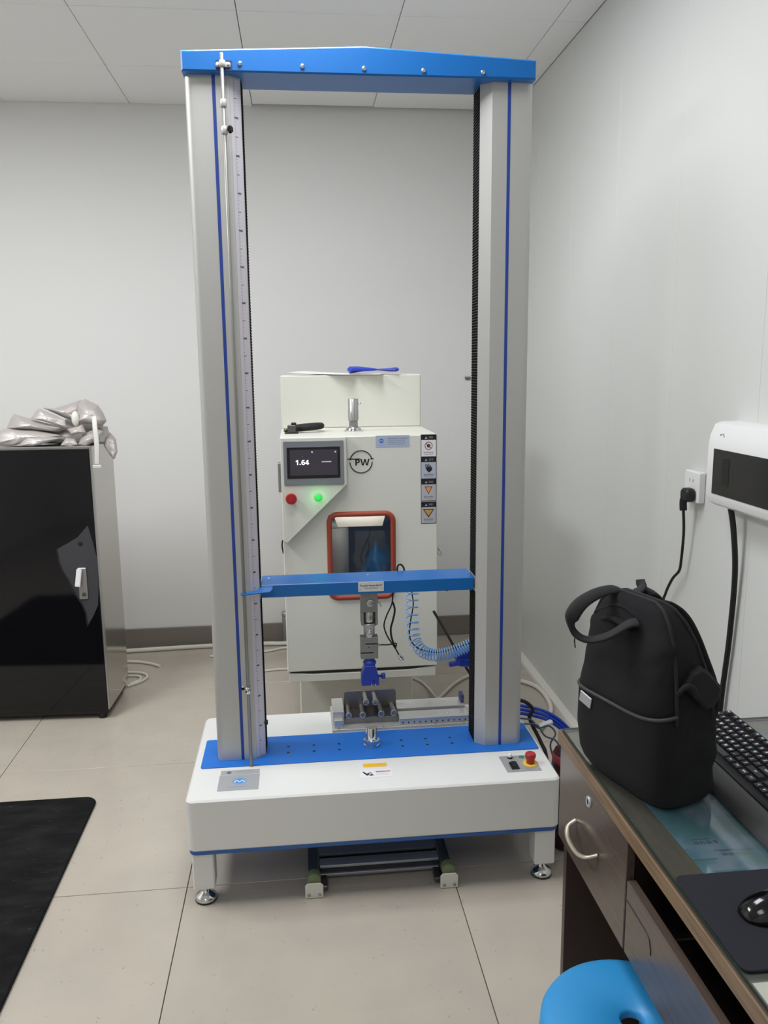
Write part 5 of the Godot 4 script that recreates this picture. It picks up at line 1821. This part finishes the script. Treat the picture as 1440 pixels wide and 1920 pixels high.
	# coiled air hose with the black cord inside it
	var path := curve([Vector3(0.166, 0.842, -0.40), Vector3(0.168, 0.79, -0.46), Vector3(0.171, 0.72, -0.5), Vector3(0.174, 0.65, -0.5), Vector3(0.183, 0.60, -0.5), Vector3(0.205, 0.566, -0.5), Vector3(0.235, 0.551, -0.5), Vector3(0.268, 0.547, -0.5), Vector3(0.306, 0.553, -0.5), Vector3(0.343, 0.566, -0.5), Vector3(0.375, 0.580, -0.5), Vector3(0.42, 0.6, -0.5)], 24)
	var helix := PackedVector3Array()
	var ph := 0.0
	for i in range(0, path.size() - 1):
		var tg := (path[i + 1] - path[i])
		var f := float(i) / path.size()
		var pitch := lerpf(0.042, 0.0095, clampf(f * 2.1, 0, 1))
		var nx := tg.normalized().cross(Vector3(0, 0, 1)).normalized()
		var steps := 6
		for k in steps:
			var p := path[i] + tg * (float(k) / steps)
			ph += tg.length() / steps / pitch * TAU
			var rr := 0.0205 * minf(1.0, 0.5 + f * 8.0)
			helix.append(p + nx * cos(ph) * rr + Vector3(0, 0, 1) * sin(ph) * rr)
	st = ST()
	tube(st, helix, 0.0021, 6)
	single("coiled_hose", st, M.coil, "light blue coiled air hose hanging from the crosshead to the right column", "hose")
	hose("thin_cord", [Vector3(0.156, 0.845, -0.395), Vector3(0.170, 0.78, -0.49), Vector3(0.176, 0.73, -0.50), Vector3(0.166, 0.67, -0.50), Vector3(0.163, 0.62, -0.5), Vector3(0.18, 0.585, -0.5), Vector3(0.215, 0.565, -0.5), Vector3(0.27, 0.557, -0.5), Vector3(0.33, 0.573, -0.5), Vector3(0.40, 0.592, -0.5)], 0.0023, M.black, "thin black cord threaded through the light blue coiled hose", "cord")
	# dark blue second grip hanging behind the right column
	var dg := thing("hanging_grip", "dark blue clamp bundle hanging behind the right column below the coiled hose", "clamp", Vector3(0.36, 0.4, -0.52))
	st = ST()
	box(st, Vector3(0.365, 0.535, -0.535), Vector3(0.08, 0.034, 0.04), 0.006, Basis(Vector3(0, 0, 1), 0.25))
	box(st, Vector3(0.372, 0.508, -0.530), Vector3(0.075, 0.030, 0.045), 0.006, Basis(Vector3(0, 0, 1), -0.1))
	cyl(st, 0.010, -0.03, 0.03, 0.002, 14, along(Vector3(0.335, 0.505, -0.525), Vector3(1, 0.2, 0.2)))
	part("clamp_body", st, M.dark_blue, dg)
	st = ST()
	tube(st, PackedVector3Array([Vector3(0.262, 0.675, -0.6), Vector3(0.31, 0.59, -0.56), Vector3(0.345, 0.52, -0.54), Vector3(0.385, 0.455, -0.53), Vector3(0.40, 0.36, -0.53)]), 0.005, 8)
	part("support_bar", st, M.black, dg)
	# sensor cords beside the load train
	var sc := thing("sensor_cord", "black sensor cord with metal connector hanging beside the load cell", "cord", Vector3(0.08, 0.7, -0.33))
	st = ST()
	tube(st, curve([Vector3(0.096, 0.875, -0.395), Vector3(0.094, 0.835, -0.388), Vector3(0.086, 0.79, -0.34), Vector3(0.066, 0.748, -0.33), Vector3(0.058, 0.716, -0.33), Vector3(0.069, 0.68, -0.33), Vector3(0.092, 0.642, -0.33), Vector3(0.105, 0.618, -0.33)], 8), 0.0023, 8)
	tube(st, curve([Vector3(0.088, 0.79, -0.345), Vector3(0.094, 0.765, -0.34), Vector3(0.088, 0.735, -0.335), Vector3(0.080, 0.705, -0.333), Vector3(0.083, 0.672, -0.332), Vector3(0.095, 0.64, -0.331)], 8), 0.0032, 8)
	tube(st, curve([Vector3(0.0435, 0.661, -0.309), Vector3(0.07, 0.659, -0.312), Vector3(0.095, 0.6585, -0.322), Vector3(0.094, 0.640, -0.33)], 8), 0.0023, 8)
	part("cord", st, M.black, sc)
	st = ST()
	lathe(st, [Vector2(0, 0), Vector2(0.004, 0), Vector2(0.0045, 0.008), Vector2(0.0075, 0.010), Vector2(0.0075, 0.020), Vector2(0.005, 0.021), Vector2(0.005, 0.025), Vector2(0, 0.025)], 16, along(Vector3(0.104, 0.619, -0.33), Vector3(0.55, -0.83, 0)))
	part("connector", st, M.chrome, sc)
	st = ST()
	tube(st, curve([Vector3(0.112, 0.845, -0.395), Vector3(0.110, 0.886, -0.398), Vector3(0.118, 0.898, -0.40), Vector3(0.128, 0.892, -0.40), Vector3(0.133, 0.878, -0.398), Vector3(0.134, 0.845, -0.395)], 6), 0.003, 8)
	single("cord_loop", st, M.black, "small black cord loop rising behind the blue crosshead", "cord")
	# tangle right of the right column
	var bt := thing("air_tubes", "bundle of three blue air tubes arching from the right column to the desk", "tubes", Vector3(0.6, 0.0, -0.42))
	for k in 3:
		var o := Vector3(0.0, -0.0125 * k, 0.004 * k)
		st = ST()
		tube(st, curve([Vector3(0.47, 0.366, -0.47) + o, Vector3(0.53, 0.370, -0.45) + o, Vector3(0.60, 0.360, -0.43) + o, Vector3(0.65, 0.338, -0.42) + o, Vector3(0.69, 0.305, -0.41) + o * 1.1, Vector3(0.73, 0.25, -0.40) + o, Vector3(0.76, 0.1, -0.38) + o, Vector3(0.78 - 0.012 * k, 0.012, -0.36)], 8), 0.0058, 10)
		part("air_tube", st, M.cable_blue, bt)
	hose("black_lead", [Vector3(0.50, 0.40, -0.44), Vector3(0.548, 0.395, -0.42), Vector3(0.574, 0.37, -0.41), Vector3(0.563, 0.345, -0.41), Vector3(0.572, 0.315, -0.40), Vector3(0.592, 0.270, -0.37), Vector3(0.603, 0.22, -0.33), Vector3(0.61, 0.012, -0.28)], 0.0065, M.black, "thick black lead looping down beside the right edge of the base", "lead")
	var gl := mat(rgb(70, 92, 108), 0.4)
	hose("grey_lead", [Vector3(0.52, 0.345, -0.40), Vector3(0.565, 0.34, -0.39), Vector3(0.585, 0.315, -0.38), Vector3(0.62, 0.325, -0.37), Vector3(0.640, 0.30, -0.36), Vector3(0.62, 0.265, -0.35), Vector3(0.63, 0.2, -0.33), Vector3(0.64, 0.01, -0.3)], 0.003, gl, "thin grey lead with a wide loop in the cable tangle right of the base", "lead")
	hose("grey_lead", [Vector3(0.53, 0.342, -0.36), Vector3(0.575, 0.335, -0.36), Vector3(0.60, 0.30, -0.35), Vector3(0.635, 0.285, -0.34), Vector3(0.645, 0.255, -0.33), Vector3(0.62, 0.23, -0.32), Vector3(0.62, 0.01, -0.32)], 0.003, gl, "thin grey lead lower in the cable tangle right of the base", "lead")
	st = ST()
	box(st, Vector3(0.618, 0.318, -0.40), Vector3(0.05, 0.014, 0.02), 0.004, Basis(Vector3(0, 0, 1), 0.35))
	single("cable_tag", st, M.plastic, "white plastic tag among the blue tubes right of the machine", "tag")
	var cn := thing("canister", "dark red canister standing between the machine base and the desk", "canister", Vector3(0.635, 0, -0.19))
	var cm := mat(rgb(52, 12, 20), 0.3)
	st = ST()
	lathe(st, [Vector2(0, 0), Vector2(0.05, 0), Vector2(0.055, 0.006), Vector2(0.055, 0.30), Vector2(0.05, 0.325), Vector2(0.03, 0.340), Vector2(0, 0.345)], 28, Transform3D(Basis(), Vector3(0.635, 0, -0.19)))
	part("shell", st, cm, cn)
	st = ST()
	lathe(st, [Vector2(0.0555, 0.288), Vector2(0.0575, 0.290), Vector2(0.0575, 0.310), Vector2(0.053, 0.316)], 28, Transform3D(Basis(), Vector3(0.635, 0, -0.19)))
	part("band", st, mat(rgb(130, 44, 56), 0.4), cn)
